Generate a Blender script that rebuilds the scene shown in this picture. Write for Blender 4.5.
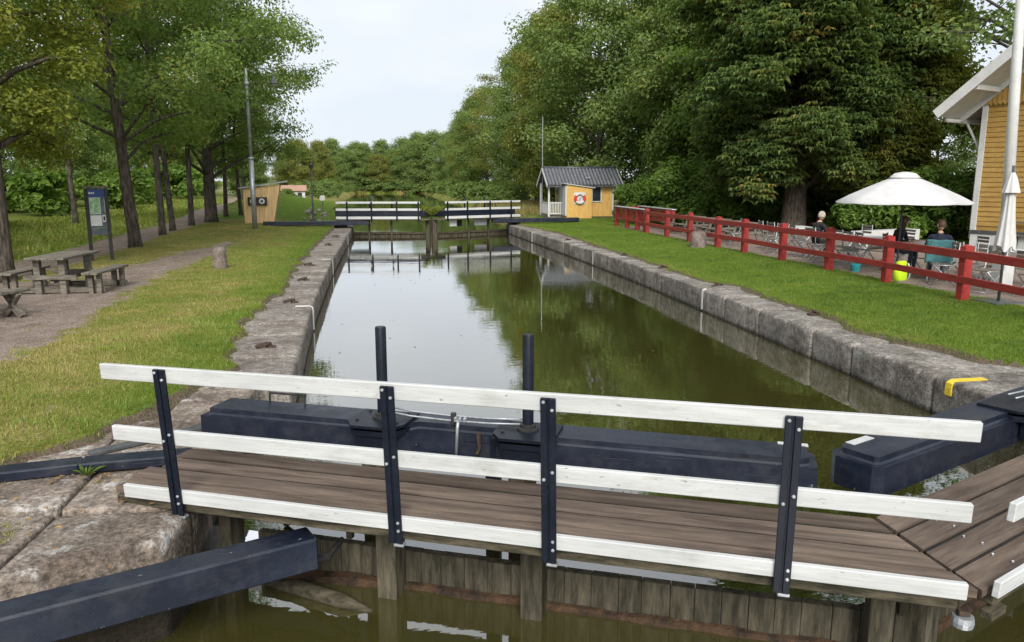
import bpy, bmesh, math, random
import numpy as np
from mathutils import Matrix, Vector, noise as mnoise
R = math.radians
scene = bpy.context.scene
col = scene.collection
for o in list(bpy.data.objects):
    bpy.data.objects.remove(o)

# ------------------------------------------------------------------ camera
cam_d = bpy.data.cameras.new('camera')
cam = bpy.data.objects.new('camera', cam_d)
col.objects.link(cam)
cam_d.sensor_width = 36.0
cam_d.lens = 769.0 / 1024.0 * 36.0
cam_d.clip_start = 0.05
cam_d.clip_end = 3000
cam.location = (0, 0, 2.3)
cam.rotation_euler = (R(90) - math.atan(141 / 769.0), 0, R(-9.58))
scene.camera = cam

# ------------------------------------------------------------------ sky (thin overcast) and sun
SUN_EL, SUN_AZ = R(37), R(-175)       # sun behind and to the left of the viewer, veiled by cloud
world = bpy.data.worlds.new('World')
scene.world = world
world.use_nodes = True
wn = world.node_tree
wn.nodes.clear()
w_out = wn.nodes.new('ShaderNodeOutputWorld')
w_bg = wn.nodes.new('ShaderNodeBackground')
w_bg.inputs['Strength'].default_value = 0.064
w_sky = wn.nodes.new('ShaderNodeTexSky')
w_sky.sky_type = 'NISHITA'
w_sky.sun_disc = False
w_sky.sun_elevation = SUN_EL
w_sky.sun_rotation = SUN_AZ
w_tc = wn.nodes.new('ShaderNodeTexCoord')
w_map = wn.nodes.new('ShaderNodeMapping')
w_map.inputs['Scale'].default_value = (1.0, 1.0, 2.6)
w_no = wn.nodes.new('ShaderNodeTexNoise')
w_no.inputs['Scale'].default_value = 2.1
w_no.inputs['Detail'].default_value = 6
w_no.inputs['Roughness'].default_value = 0.52
w_cr = wn.nodes.new('ShaderNodeValToRGB')
w_cr.color_ramp.elements[0].position = 0.40
w_cr.color_ramp.elements[0].color = (0.585, 0.63, 0.69, 1)
w_cr.color_ramp.elements[1].position = 0.60
w_cr.color_ramp.elements[1].color = (0.70, 0.725, 0.76, 1)
w_sc = wn.nodes.new('ShaderNodeVectorMath')
w_sc.operation = 'SCALE'
w_sc.inputs['Scale'].default_value = 6.9
w_mix = wn.nodes.new('ShaderNodeMix')
w_mix.data_type = 'RGBA'
w_mix.inputs['Factor'].default_value = 0.95
L = wn.links.new
L(w_tc.outputs['Generated'], w_map.inputs['Vector'])
L(w_map.outputs['Vector'], w_no.inputs['Vector'])
L(w_no.outputs['Fac'], w_cr.inputs['Fac'])
L(w_cr.outputs['Color'], w_sc.inputs[0])
L(w_sky.outputs['Color'], w_mix.inputs['A'])
L(w_sc.outputs['Vector'], w_mix.inputs['B'])
L(w_mix.outputs['Result'], w_bg.inputs['Color'])
L(w_bg.outputs['Background'], w_out.inputs['Surface'])

sun_d = bpy.data.lights.new('sun', 'SUN')
sun_d.energy = 1.5
sun_d.angle = R(30)
sun_d.color = (1.0, 0.96, 0.9)
sun = bpy.data.objects.new('sun', sun_d)
col.objects.link(sun)
sdir = Vector((math.sin(SUN_AZ) * math.cos(SUN_EL), math.cos(SUN_AZ) * math.cos(SUN_EL), math.sin(SUN_EL)))
sun.rotation_euler = (-sdir).to_track_quat('-Z', 'Y').to_euler()
sun.location = (0, 0, 60)

vs = scene.view_settings
vs.view_transform = 'Standard'
vs.look = 'None'
vs.gamma = 1
vs.exposure = 1.65
vs.use_curve_mapping = False
scene.cycles.max_bounces = 6
scene.cycles.transparent_max_bounces = 4
scene.cycles.use_denoising = True

# ------------------------------------------------------------------ materials
M = {}

def new_mat(name):
    m = bpy.data.materials.new(name)
    m.use_nodes = True
    nt = m.node_tree
    b = nt.nodes['Principled BSDF']
    M[name] = m
    return m, nt, b

def noise_node(nt, vec, scale, detail=4, rough=0.55, stretch=None):
    n = nt.nodes.new('ShaderNodeTexNoise')
    n.inputs['Scale'].default_value = scale
    n.inputs['Detail'].default_value = detail
    n.inputs['Roughness'].default_value = rough
    if stretch:
        mp = nt.nodes.new('ShaderNodeMapping')
        mp.inputs['Scale'].default_value = stretch
        nt.links.new(vec, mp.inputs['Vector'])
        vec = mp.outputs['Vector']
    nt.links.new(vec, n.inputs['Vector'])
    return n.outputs['Fac']

def ramp(nt, fac, stops):
    r = nt.nodes.new('ShaderNodeValToRGB')
    e = r.color_ramp.elements
    while len(e) < len(stops):
        e.new(0.5)
    for i, (p, c) in enumerate(stops):
        e[i].position = p
        e[i].color = (c[0], c[1], c[2], 1) if not isinstance(c, (int, float)) else (c, c, c, 1)
    nt.links.new(fac, r.inputs['Fac'])
    return r.outputs['Color']

def mixc(nt, fac, a, b, mode='MIX'):
    m = nt.nodes.new('ShaderNodeMix')
    m.data_type = 'RGBA'
    m.blend_type = mode
    for key, v in (('Factor', fac), ('A', a), ('B', b)):
        if isinstance(v, (int, float)):
            m.inputs[key].default_value = v if key == 'Factor' else (v, v, v, 1)
        elif isinstance(v, tuple):
            m.inputs[key].default_value = (v[0], v[1], v[2], 1)
        else:
            nt.links.new(v, m.inputs[key])
    return m.outputs['Result']

def math_node(nt, op, a, b=None, clamp=False):
    m = nt.nodes.new('ShaderNodeMath')
    m.operation = op
    m.use_clamp = clamp
    for i, v in enumerate((a, b)):
        if v is None:
            continue
        if isinstance(v, (int, float)):
            m.inputs[i].default_value = v
        else:
            nt.links.new(v, m.inputs[i])
    return m.outputs[0]

def bump(nt, b, height, strength, dist=0.02):
    n = nt.nodes.new('ShaderNodeBump')
    n.inputs['Strength'].default_value = strength
    n.inputs['Distance'].default_value = dist
    nt.links.new(height, n.inputs['Height'])
    nt.links.new(n.outputs['Normal'], b.inputs['Normal'])

def coords(nt, which='Object'):
    return nt.nodes.new('ShaderNodeTexCoord').outputs[which]

def position(nt):
    return nt.nodes.new('ShaderNodeNewGeometry').outputs['Position']

def mat_simple(name, c1, c2, scale, rough=0.6, bstr=0.2, bdist=0.01, stretch=None, spec=0.4, fine=None, metal=0.0, rand=0.0, con=0.4):
    """Two-tone noise material; rand adds a per-object brightness change."""
    m, nt, b = new_mat(name)
    v = coords(nt)
    f = noise_node(nt, v, scale, 6, 0.6, stretch)
    c = ramp(nt, f, [(0.36, c1), (0.64, c2)])
    f2 = noise_node(nt, v, scale * (fine or 7), 4, 0.65, stretch)
    c = mixc(nt, con, c, ramp(nt, f2, [(0.33, 0.45), (0.67, 1.45)]), 'MULTIPLY')
    if rand:
        oi = nt.nodes.new('ShaderNodeObjectInfo').outputs['Random']
        c = mixc(nt, 1.0, c, ramp(nt, oi, [(0.0, 1 - rand), (1.0, 1 + rand)]), 'MULTIPLY')
    nt.links.new(c, b.inputs['Base Color'])
    b.inputs['Roughness'].default_value = rough
    b.inputs['Specular IOR Level'].default_value = spec
    b.inputs['Metallic'].default_value = metal
    if bstr:
        bump(nt, b, math_node(nt, 'ADD', f, math_node(nt, 'MULTIPLY', f2, 0.5)), bstr, bdist)
    return m

mat_simple('clean_white', (0.50, 0.50, 0.485), (0.58, 0.58, 0.565), 4.0, 0.5, 0.05, con=0.15)
mat_simple('canvas', (0.50, 0.49, 0.485), (0.55, 0.545, 0.54), 5.0, 0.8, 0.15, 0.01, con=0.1)
mat_simple('navy_steel', (0.005, 0.0075, 0.014), (0.010, 0.013, 0.022), 6.0, 0.42, 0.15, 0.004, None, 0.22)
mat_simple('black_iron', (0.012, 0.012, 0.014), (0.035, 0.032, 0.03), 14.0, 0.6, 0.3, 0.004)
mat_simple('rusty_iron', (0.03, 0.02, 0.016), (0.075, 0.045, 0.03), 14.0, 0.8, 0.4, 0.004)
mat_simple('galvanised', (0.32, 0.34, 0.36), (0.45, 0.47, 0.49), 8.0, 0.42, 0.1, 0.004, None, 0.5, None, 0.55)
mat_simple('dark_metal', (0.05, 0.055, 0.06), (0.09, 0.095, 0.10), 8.0, 0.45, 0.1, 0.004)
mat_simple('deck_wood', (0.080, 0.058, 0.044), (0.170, 0.128, 0.098), 1.5, 0.78, 0.5, 0.006, (0.7, 8, 8), 0.25, 6, 0, 0.22)
mat_simple('gate_timber', (0.032, 0.029, 0.019), (0.098, 0.086, 0.060), 3.0, 0.85, 0.6, 0.012, (6, 6, 0.9), 0.2, 5, 0, 0.2)
mat_simple('mossy_timber', (0.028, 0.026, 0.016), (0.105, 0.088, 0.06), 3.0, 0.9, 0.5, 0.012, (1.5, 8, 8), 0.2)
mat_simple('wet_sludge', (0.022, 0.015, 0.010), (0.085, 0.047, 0.024), 9.0, 0.7, 1.0, 0.03, None, 0.3)
mat_simple('gap_shade', (0.008, 0.006, 0.005), (0.022, 0.017, 0.013), 9.0, 0.95, 0.3)  # near-black that paints the shade between walkway boards
mat_simple('dry_leaf', (0.11, 0.06, 0.02), (0.30, 0.19, 0.06), 4.0, 0.7, 0.2)
mat_simple('grey_timber', (0.085, 0.073, 0.058), (0.21, 0.19, 0.155), 3.0, 0.85, 0.5, 0.008, (8, 1.2, 8), 0.2, 6, 0, 0.15)
mat_simple('red_paint', (0.24, 0.022, 0.020), (0.34, 0.040, 0.034), 2.5, 0.5, 0.25, 0.006, (8, 1, 8), 0.35, 7, 0, 0.1)
mat_simple('yellow_paint', (0.62, 0.44, 0.02), (0.74, 0.55, 0.04), 9.0, 0.5, 0.3, 0.004)
mat_simple('ochre_boards', (0.33, 0.20, 0.055), (0.43, 0.27, 0.08), 1.6, 0.65, 0.2, 0.01, (1, 1, 6), 0.25)
mat_simple('hut_yellow', (0.56, 0.345, 0.105), (0.66, 0.42, 0.14), 1.5, 0.6, 0.1, 0.01, (6, 6, 1), 0.25)
mat_simple('larch', (0.52, 0.34, 0.16), (0.72, 0.50, 0.26), 2.5, 0.65, 0.2, 0.01, (9, 9, 0.8), 0.25, 5, 0, 0.1)
mat_simple('roof_tile', (0.045, 0.05, 0.06), (0.085, 0.092, 0.105), 5.0, 0.38, 0.3, 0.01, None, 0.5)
mat_simple('metal_roof', (0.24, 0.25, 0.26), (0.34, 0.35, 0.36), 3.0, 0.45, 0.1)
mat_simple('red_tile', (0.30, 0.17, 0.12), (0.40, 0.24, 0.17), 3.0, 0.7, 0.3)
mat_simple('barn_red', (0.19, 0.028, 0.02), (0.26, 0.045, 0.03), 2.0, 0.8, 0.3)
mat_simple('glass', (0.02, 0.024, 0.028), (0.035, 0.04, 0.045), 2.0, 0.08, 0.0, 0.01, None, 0.6)
mat_simple('navy_cloth', (0.010, 0.013, 0.028), (0.025, 0.03, 0.05), 9.0, 0.9, 0.5, 0.02)
mat_simple('black_cloth', (0.010, 0.010, 0.012), (0.024, 0.024, 0.026), 9.0, 0.9, 0.5, 0.02)
mat_simple('denim', (0.03, 0.04, 0.065), (0.055, 0.07, 0.10), 9.0, 0.9, 0.4, 0.02)
mat_simple('teal_cloth', (0.035, 0.11, 0.12), (0.06, 0.17, 0.18), 6.0, 0.95, 0.5, 0.02)
mat_simple('neon_cloth', (0.42, 0.66, 0.01), (0.55, 0.80, 0.02), 6.0, 0.8, 0.3, 0.02)
mat_simple('turquoise', (0.02, 0.25, 0.28), (0.04, 0.36, 0.38), 6.0, 0.7, 0.2, 0.02)
mat_simple('skin', (0.46, 0.27, 0.19), (0.55, 0.34, 0.25), 6.0, 0.55, 0.1)
mat_simple('brown_hair', (0.045, 0.022, 0.014), (0.10, 0.05, 0.03), 20.0, 0.6, 0.5, 0.01, (4, 4, 1))
mat_simple('pale_hair', (0.30, 0.26, 0.21), (0.46, 0.41, 0.35), 20.0, 0.7, 0.5, 0.01)
mat_simple('info_blue', (0.015, 0.045, 0.17), (0.02, 0.055, 0.20), 3.0, 0.35, 0)
mat_simple('info_map', (0.10, 0.26, 0.07), (0.42, 0.58, 0.42), 7.0, 0.35, 0, 0.01, None, 0.4, 3)
mat_simple('info_slate', (0.055, 0.07, 0.085), (0.11, 0.13, 0.15), 9.0, 0.35, 0)
mat_simple('lifebuoy_red', (0.58, 0.03, 0.025), (0.66, 0.05, 0.035), 5.0, 0.5, 0)
mat_simple('bark', (0.045, 0.038, 0.030), (0.155, 0.130, 0.105), 5.0, 0.95, 1.0, 0.05, (3, 3, 0.7), 0.15)
mat_simple('bark_dark', (0.052, 0.045, 0.037), (0.165, 0.142, 0.118), 5.0, 0.95, 1.0, 0.05, (3, 3, 0.7), 0.15)

def mat_tarred(name, lo, hi, rough):
    m, nt, b = new_mat(name)
    v = coords(nt)
    f = noise_node(nt, v, 1.8, 7, 0.65, (0.7, 2.5, 2.5))
    grain = noise_node(nt, v, 9.0, 5, 0.7, (0.35, 5, 5))
    c = ramp(nt, f, [(0.36, lo), (0.64, hi)])
    dust = noise_node(nt, v, 3.3, 9, 0.78)
    c = mixc(nt, ramp(nt, dust, [(0.50, 0.0), (0.66, 0.22)]), c, (0.060, 0.060, 0.058))
    chip = noise_node(nt, v, 15.0, 4, 0.6)
    c = mixc(nt, ramp(nt, chip, [(0.70, 0.0), (0.72, 0.8)]), c, (0.24, 0.23, 0.21))
    crack = noise_node(nt, v, 5.0, 3, 0.5, (0.25, 9, 9))
    ck = ramp(nt, crack, [(0.30, 0.35), (0.345, 1.0)])
    c = mixc(nt, 1.0, c, ck, 'MULTIPLY')
    nt.links.new(c, b.inputs['Base Color'])
    nt.links.new(ramp(nt, dust, [(0.35, rough - 0.08), (0.65, rough + 0.28)]), b.inputs['Roughness'])
    b.inputs['Specular IOR Level'].default_value = 0.5
    bump(nt, b, math_node(nt, 'ADD', math_node(nt, 'MULTIPLY', grain, 0.6), ck), 0.35, 0.006)
mat_tarred('navy_wood', (0.0055, 0.0085, 0.0185), (0.0115, 0.017, 0.033), 0.33)

def mat_rail(name):
    m, nt, b = new_mat(name)
    v = coords(nt)
    f = noise_node(nt, v, 1.6, 6, 0.6, (0.9, 5, 5))
    c = ramp(nt, f, [(0.36, (0.44, 0.45, 0.44)), (0.64, (0.53, 0.535, 0.53))])
    grain = noise_node(nt, v, 10.0, 5, 0.7, (0.3, 7, 7))
    c = mixc(nt, 0.22, c, ramp(nt, grain, [(0.33, 0.4), (0.6, 1.15)]), 'MULTIPLY')
    al = noise_node(nt, v, 2.1, 8, 0.75, (1.0, 3, 3))
    c = mixc(nt, ramp(nt, al, [(0.53, 0.0), (0.72, 0.5)]), c, (0.24, 0.25, 0.20))
    chip = noise_node(nt, v, 24.0, 4, 0.6, (0.6, 2, 2))
    c = mixc(nt, ramp(nt, chip, [(0.68, 0.0), (0.70, 0.7)]), c, (0.17, 0.15, 0.13))
    nt.links.new(c, b.inputs['Base Color'])
    b.inputs['Roughness'].default_value = 0.55
    b.inputs['Specular IOR Level'].default_value = 0.3
    bump(nt, b, grain, 0.25, 0.004)
mat_rail('white_paint')

def mat_stone(name, lo, hi, lichen, scale=1.6, rand=0.12, moss=0.25):
    m, nt, b = new_mat(name)
    v = position(nt)
    big = noise_node(nt, v, scale, 8, 0.68)
    mid = noise_node(nt, v, scale * 6, 6, 0.7)
    fine = noise_node(nt, v, scale * 26, 4, 0.7)
    c = ramp(nt, big, [(0.36, lo), (0.64, hi)])
    c = mixc(nt, 0.75, c, ramp(nt, mid, [(0.35, 0.5), (0.65, 1.5)]), 'MULTIPLY')
    c = mixc(nt, 0.85, c, ramp(nt, fine, [(0.33, 0.35), (0.67, 1.65)]), 'MULTIPLY')
    lf = noise_node(nt, v, scale * 2.3, 9, 0.8)
    c = mixc(nt, ramp(nt, lf, [(0.56, 0.0), (0.63, 0.8)]), c, lichen)
    mf = noise_node(nt, v, scale * 1.3, 7, 0.75)
    c = mixc(nt, ramp(nt, mf, [(0.54, 0.0), (0.66, moss)]), c, (0.06, 0.055, 0.028))
    # weed-dark tide mark just above the water
    sx = nt.nodes.new('ShaderNodeSeparateXYZ')
    nt.links.new(v, sx.inputs[0])
    tide = math_node(nt, 'ADD', sx.outputs['Z'], math_node(nt, 'MULTIPLY', math_node(nt, 'SUBTRACT', mid, 0.5), 0.12))
    tide = math_node(nt, 'MULTIPLY', math_node(nt, 'ADD', tide, 0.395), -14.0, True)
    c = mixc(nt, math_node(nt, 'MULTIPLY', tide, 0.85), c, (0.022, 0.020, 0.012))
    oi = nt.nodes.new('ShaderNodeObjectInfo').outputs['Random']
    c = mixc(nt, 1.0, c, ramp(nt, oi, [(0.0, 1 - rand), (1.0, 1 + rand)]), 'MULTIPLY')
    nt.links.new(c, b.inputs['Base Color'])
    b.inputs['Roughness'].default_value = 0.9
    b.inputs['Specular IOR Level'].default_value = 0.2
    bump(nt, b, math_node(nt, 'ADD', math_node(nt, 'ADD', big, mid), math_node(nt, 'MULTIPLY', fine, 0.5)), 0.95, 0.035)
    return m

mat_stone('granite', (0.115, 0.102, 0.088), (0.30, 0.275, 0.245), (0.42, 0.41, 0.38))
mat_stone('coping_stone', (0.145, 0.122, 0.104), (0.27, 0.245, 0.215), (0.36, 0.34, 0.315), 1.3, 0.10, 0.3)
mat_stone('slab_stone', (0.115, 0.088, 0.068), (0.255, 0.215, 0.18), (0.50, 0.485, 0.46), 1.1, 0.12, 0.5)
mat_stone('bollard_stone', (0.13, 0.10, 0.085), (0.26, 0.215, 0.19), (0.36, 0.34, 0.31), 4.0, 0.1, 0.3)

def mat_ground():
    m, nt, b = new_mat('ground_cover')
    v = position(nt)
    def attr(n):
        a = nt.nodes.new('ShaderNodeAttribute')
        a.attribute_name = n
        return a.outputs['Fac']
    n_big = noise_node(nt, v, 0.55, 5, 0.6)
    n_mid = noise_node(nt, v, 2.6, 6, 0.65)
    n_fine = noise_node(nt, v, 34.0, 3, 0.7)
    n_vf = noise_node(nt, v, 120.0, 2, 0.7)
    green = ramp(nt, n_mid, [(0.3, (0.075, 0.130, 0.012)), (0.7, (0.130, 0.200, 0.022))])
    dry = ramp(nt, n_mid, [(0.3, (0.16, 0.142, 0.036)), (0.7, (0.27, 0.225, 0.085))])
    # how parched each stretch of lawn is
    df = math_node(nt, 'ADD', attr('dry'), math_node(nt, 'MULTIPLY', math_node(nt, 'SUBTRACT', n_big, 0.5), 2.0))
    df = math_node(nt, 'ADD', df, math_node(nt, 'MULTIPLY', math_node(nt, 'SUBTRACT', n_mid, 0.5), 1.1), True)
    grass = mixc(nt, df, green, dry)
    grass = mixc(nt, 0.85, grass, ramp(nt, n_fine, [(0.33, 0.4), (0.67, 1.6)]), 'MULTIPLY')
    gravel = ramp(nt, n_mid, [(0.3, (0.175, 0.136, 0.110)), (0.7, (0.31, 0.25, 0.21))])
    gravel = mixc(nt, 0.9, gravel, ramp(nt, n_fine, [(0.33, 0.4), (0.67, 1.6)]), 'MULTIPLY')
    gravel = mixc(nt, 0.9, gravel, ramp(nt, n_vf, [(0.33, 0.4), (0.67, 1.6)]), 'MULTIPLY')
    gf = math_node(nt, 'ADD', attr('gravel'), math_node(nt, 'MULTIPLY', math_node(nt, 'SUBTRACT', n_mid, 0.5), 2.4))
    gf = math_node(nt, 'ADD', gf, math_node(nt, 'MULTIPLY', math_node(nt, 'SUBTRACT', n_fine, 0.5), 1.0))
    gf = ramp(nt, gf, [(0.40, 0.0), (0.62, 1.0)])
    c = mixc(nt, gf, grass, gravel)
    dirt = ramp(nt, n_fine, [(0.3, (0.07, 0.05, 0.036)), (0.7, (0.19, 0.145, 0.11))])
    ef = math_node(nt, 'ADD', attr('dirt'), math_node(nt, 'MULTIPLY', math_node(nt, 'SUBTRACT', n_fine, 0.5), 1.1))
    ef = math_node(nt, 'ADD', ef, math_node(nt, 'MULTIPLY', math_node(nt, 'SUBTRACT', n_mid, 0.5), 1.0))
    c = mixc(nt, ramp(nt, ef, [(0.42, 0.0), (0.6, 1.0)]), c, dirt)
    nt.links.new(c, b.inputs['Base Color'])
    b.inputs['Roughness'].default_value = 0.95
    b.inputs['Specular IOR Level'].default_value = 0.1
    bump(nt, b, math_node(nt, 'ADD', n_fine, math_node(nt, 'MULTIPLY', n_vf, 0.5)), 0.9, 0.03)
mat_ground()

def mat_water():
    m, nt, b = new_mat('canal_water')
    v = position(nt)
    b.inputs['Base Color'].default_value = (0.047, 0.044, 0.012, 1)
    b.inputs['Roughness'].default_value = 0.015
    b.inputs['IOR'].default_value = 2.0
    b.inputs['Coat Weight'].default_value = 1.0
    b.inputs['Coat IOR'].default_value = 1.9
    b.inputs['Coat Roughness'].default_value = 0.012
    n1 = noise_node(nt, v, 1.1, 4, 0.5, (1.0, 1.6, 1))
    n2 = noise_node(nt, v, 7.0, 3, 0.5, (1.0, 1.7, 1))
    patch = ramp(nt, noise_node(nt, v, 0.22, 2, 0.5), [(0.42, 0.15), (0.68, 1.0)])
    h = math_node(nt, 'ADD', math_node(nt, 'MULTIPLY', n1, 0.5), math_node(nt, 'MULTIPLY', math_node(nt, 'MULTIPLY', n2, patch), 0.35))
    bump(nt, b, h, 0.10, 0.05)
    nt.links.new(b.inputs['Normal'].links[0].from_socket, b.inputs['Coat Normal'])
mat_water()

def mat_leaf(name, dark, mid, light, dryc, dry_amt=0.06, transl=0.28):
    m, nt, b = new_mat(name)
    a = nt.nodes.new('ShaderNodeAttribute')
    a.attribute_name = 'tint'
    c = ramp(nt, a.outputs['Fac'], [(0.0, dark), (0.45, mid), (1.0 - dry_amt - 0.04, light), (1.0, dryc)])
    nt.links.new(c, b.inputs['Base Color'])
    b.inputs['Roughness'].default_value = 0.5
    b.inputs['Specular IOR Level'].default_value = 0.25
    tr = nt.nodes.new('ShaderNodeBsdfTranslucent')
    nt.links.new(mixc(nt, 1.0, c, (1.25, 1.3, 0.6), 'MULTIPLY'), tr.inputs['Color'])
    mx = nt.nodes.new('ShaderNodeMixShader')
    mx.inputs[0].default_value = transl
    nt.links.new(b.outputs['BSDF'], mx.inputs[1])
    nt.links.new(tr.outputs['BSDF'], mx.inputs[2])
    nt.links.new(mx.outputs['Shader'], nt.nodes['Material Output'].inputs['Surface'])
mat_leaf('leaf_maple', (0.077, 0.125, 0.032), (0.153, 0.227, 0.058), (0.255, 0.331, 0.090), (0.371, 0.336, 0.081), 0.06, 0.48)
mat_leaf('leaf_golden', (0.093, 0.122, 0.019), (0.172, 0.203, 0.030), (0.261, 0.267, 0.042), (0.394, 0.313, 0.070), 0.1, 0.45)
mat_leaf('leaf_mixed', (0.080, 0.132, 0.039), (0.161, 0.230, 0.067), (0.268, 0.329, 0.104), (0.321, 0.306, 0.092), 0.06, 0.45)
mat_leaf('leaf_chestnut', (0.061, 0.107, 0.035), (0.116, 0.177, 0.056), (0.206, 0.253, 0.073), (0.353, 0.253, 0.077), 0.12, 0.4)
mat_leaf('leaf_shrub', (0.068, 0.130, 0.028), (0.145, 0.238, 0.046), (0.245, 0.345, 0.077), (0.368, 0.368, 0.107), 0.06, 0.45)
mat_leaf('leaf_olive', (0.100, 0.119, 0.028), (0.183, 0.205, 0.046), (0.276, 0.276, 0.071), (0.368, 0.276, 0.092), 0.12, 0.45)
mat_leaf('grass_blade', (0.080, 0.128, 0.016), (0.148, 0.208, 0.028), (0.235, 0.248, 0.056), (0.38, 0.32, 0.13), 0.10, 0.25)
mat_leaf('reed', (0.10, 0.115, 0.03), (0.18, 0.17, 0.05), (0.26, 0.22, 0.085), (0.34, 0.26, 0.12), 0.2)

# ------------------------------------------------------------------ mesh helpers
def link(name, me, mats, parent=None, smooth=False):
    if not isinstance(mats, (list, tuple)):
        mats = [mats]
    for x in mats:
        me.materials.append(M[x])
    if smooth:
        me.polygons.foreach_set('use_smooth', [True] * len(me.polygons))
    o = bpy.data.objects.new(name, me)
    col.objects.link(o)
    if parent:
        o.parent = parent
    return o

def tag(o, label=None, cat=None, group=None, kind=None):
    if label: o['label'] = label
    if cat: o['category'] = cat
    if group: o['group'] = group
    if kind: o['kind'] = kind
    return o

def empty(name, loc=(0, 0, 0), rz=0.0, label=None, cat=None, group=None):
    o = bpy.data.objects.new(name, None)
    o.empty_display_size = 0.2
    col.objects.link(o)
    o.location = loc
    o.rotation_euler = (0, 0, rz)
    return tag(o, label, cat, group)

def copy_tree(o, parent=None):
    c = o.copy()
    col.objects.link(c)
    c.parent = parent
    for ch in list(o.children):
        copy_tree(ch, c)
    return c

_rb = {}
def rbox_geo(sx, sy, sz, bev, seg=2):
    k = (round(sx, 4), round(sy, 4), round(sz, 4), round(bev, 4), seg)
    if k in _rb:
        return _rb[k]
    bm = bmesh.new()
    bmesh.ops.create_cube(bm, size=1.0)
    for v in bm.verts:
        v.co = (v.co.x * sx, v.co.y * sy, v.co.z * sz)
    if bev > 0:
        bmesh.ops.bevel(bm, geom=list(bm.edges), offset=min(bev, 0.45 * min(sx, sy, sz)), segments=seg, affect='EDGES', profile=0.5)
    bm.verts.index_update()
    r = ([tuple(v.co) for v in bm.verts], [[v.index for v in f.verts] for f in bm.faces])
    bm.free()
    _rb[k] = r
    return r

class MB:
    """collects shapes into one mesh"""
    def __init__(s):
        s.v, s.f, s.m = [], [], []
    def add(s, vs, fs, mat=0, mx=None):
        o = len(s.v)
        if mx is not None:
            vs = [mx @ Vector(p) for p in vs]
        s.v.extend([tuple(p) for p in vs])
        s.f.extend([[i + o for i in f] for f in fs])
        s.m.extend([mat] * len(fs))
        return s
    def box(s, x0, x1, y0, y1, z0, z1, bev=0.0, mat=0, seg=1):
        g = rbox_geo(abs(x1 - x0), abs(y1 - y0), abs(z1 - z0), bev, seg)
        return s.add(g[0], g[1], mat, Matrix.Translation(((x0 + x1) / 2, (y0 + y1) / 2, (z0 + z1) / 2)))
    def bar(s, a, b, w, h, bev=0.0, mat=0, up=(0, 0, 1)):
        a, b = Vector(a), Vector(b)
        d = b - a
        x = d.normalized()
        y = Vector(up).cross(x)
        if y.length < 1e-4:
            y = Vector((0, 1, 0)).cross(x)
        y.normalize()
        z = x.cross(y)
        mx = Matrix(((x.x, y.x, z.x, (a.x + b.x) / 2), (x.y, y.y, z.y, (a.y + b.y) / 2), (x.z, y.z, z.z, (a.z + b.z) / 2), (0, 0, 0, 1)))
        g = rbox_geo(d.length, w, h, bev, 1)
        return s.add(g[0], g[1], mat, mx)
    def tube(s, pts, radii, n=8, mat=0, cap=True):
        pts = [Vector(p) for p in pts]
        if isinstance(radii, (int, float)):
            radii = [radii] * len(pts)
        vs, fs = [], []
        prev = None
        for i, p in enumerate(pts):
            d = (pts[min(i + 1, len(pts) - 1)] - pts[max(i - 1, 0)])
            if d.length < 1e-6: d = Vector((0, 0, 1))
            d.normalize()
            ref = prev if prev is not None else (Vector((1, 0, 0)) if abs(d.x) < 0.8 else Vector((0, 1, 0)))
            x = (ref - d * ref.dot(d)).normalized()
            prev = x
            y = d.cross(x)
            for k in range(n):
                a = 2 * math.pi * k / n
                vs.append(p + (x * math.cos(a) + y * math.sin(a)) * radii[i])
        for i in range(len(pts) - 1):
            for k in range(n):
                k2 = (k + 1) % n
                fs.append([i * n + k, i * n + k2, (i + 1) * n + k2, (i + 1) * n + k])
        if cap:
            fs.append(list(range(n))[::-1])
            fs.append([(len(pts) - 1) * n + k for k in range(n)])
        return s.add(vs, fs, mat)
    def lathe(s, prof, n=16, c=(0, 0, 0), mat=0):
        vs, fs = [], []
        for r, z in prof:
            for k in range(n):
                a = 2 * math.pi * k / n
                vs.append((c[0] + r * math.cos(a), c[1] + r * math.sin(a), c[2] + z))
        for i in range(len(prof) - 1):
            for k in range(n):
                k2 = (k + 1) % n
                fs.append([i * n + k, i * n + k2, (i + 1) * n + k2, (i + 1) * n + k])
        fs.append(list(range(n))[::-1])
        fs.append([(len(prof) - 1) * n + k for k in range(n)])
        return s.add(vs, fs, mat)
    def prism(s, poly, z0, z1, mat=0, mx=None):
        n = len(poly)
        vs = [(x, y, z0) for x, y in poly] + [(x, y, z1) for x, y in poly]
        fs = [list(range(n))[::-1], list(range(n, 2 * n))] + [[i, (i + 1) % n, n + (i + 1) % n, n + i] for i in range(n)]
        return s.add(vs, fs, mat, mx)
    def mesh(s, name):
        me = bpy.data.meshes.new(name)
        me.from_pydata(s.v, [], s.f)
        me.polygons.foreach_set('material_index', s.m)
        bm = bmesh.new(); bm.from_mesh(me)
        bmesh.ops.recalc_face_normals(bm, faces=list(bm.faces))
        bm.to_mesh(me); bm.free()
        return me
    def build(s, name, mats, parent=None, smooth=False):
        return link(name, s.mesh(name), mats, parent, smooth)

def smooth_angle(o, ang=40):
    me = o.data
    me.polygons.foreach_set('use_smooth', [True] * len(me.polygons))
    try:
        me.set_sharp_from_angle(angle=R(ang))
    except Exception:
        pass
    return o

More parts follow.
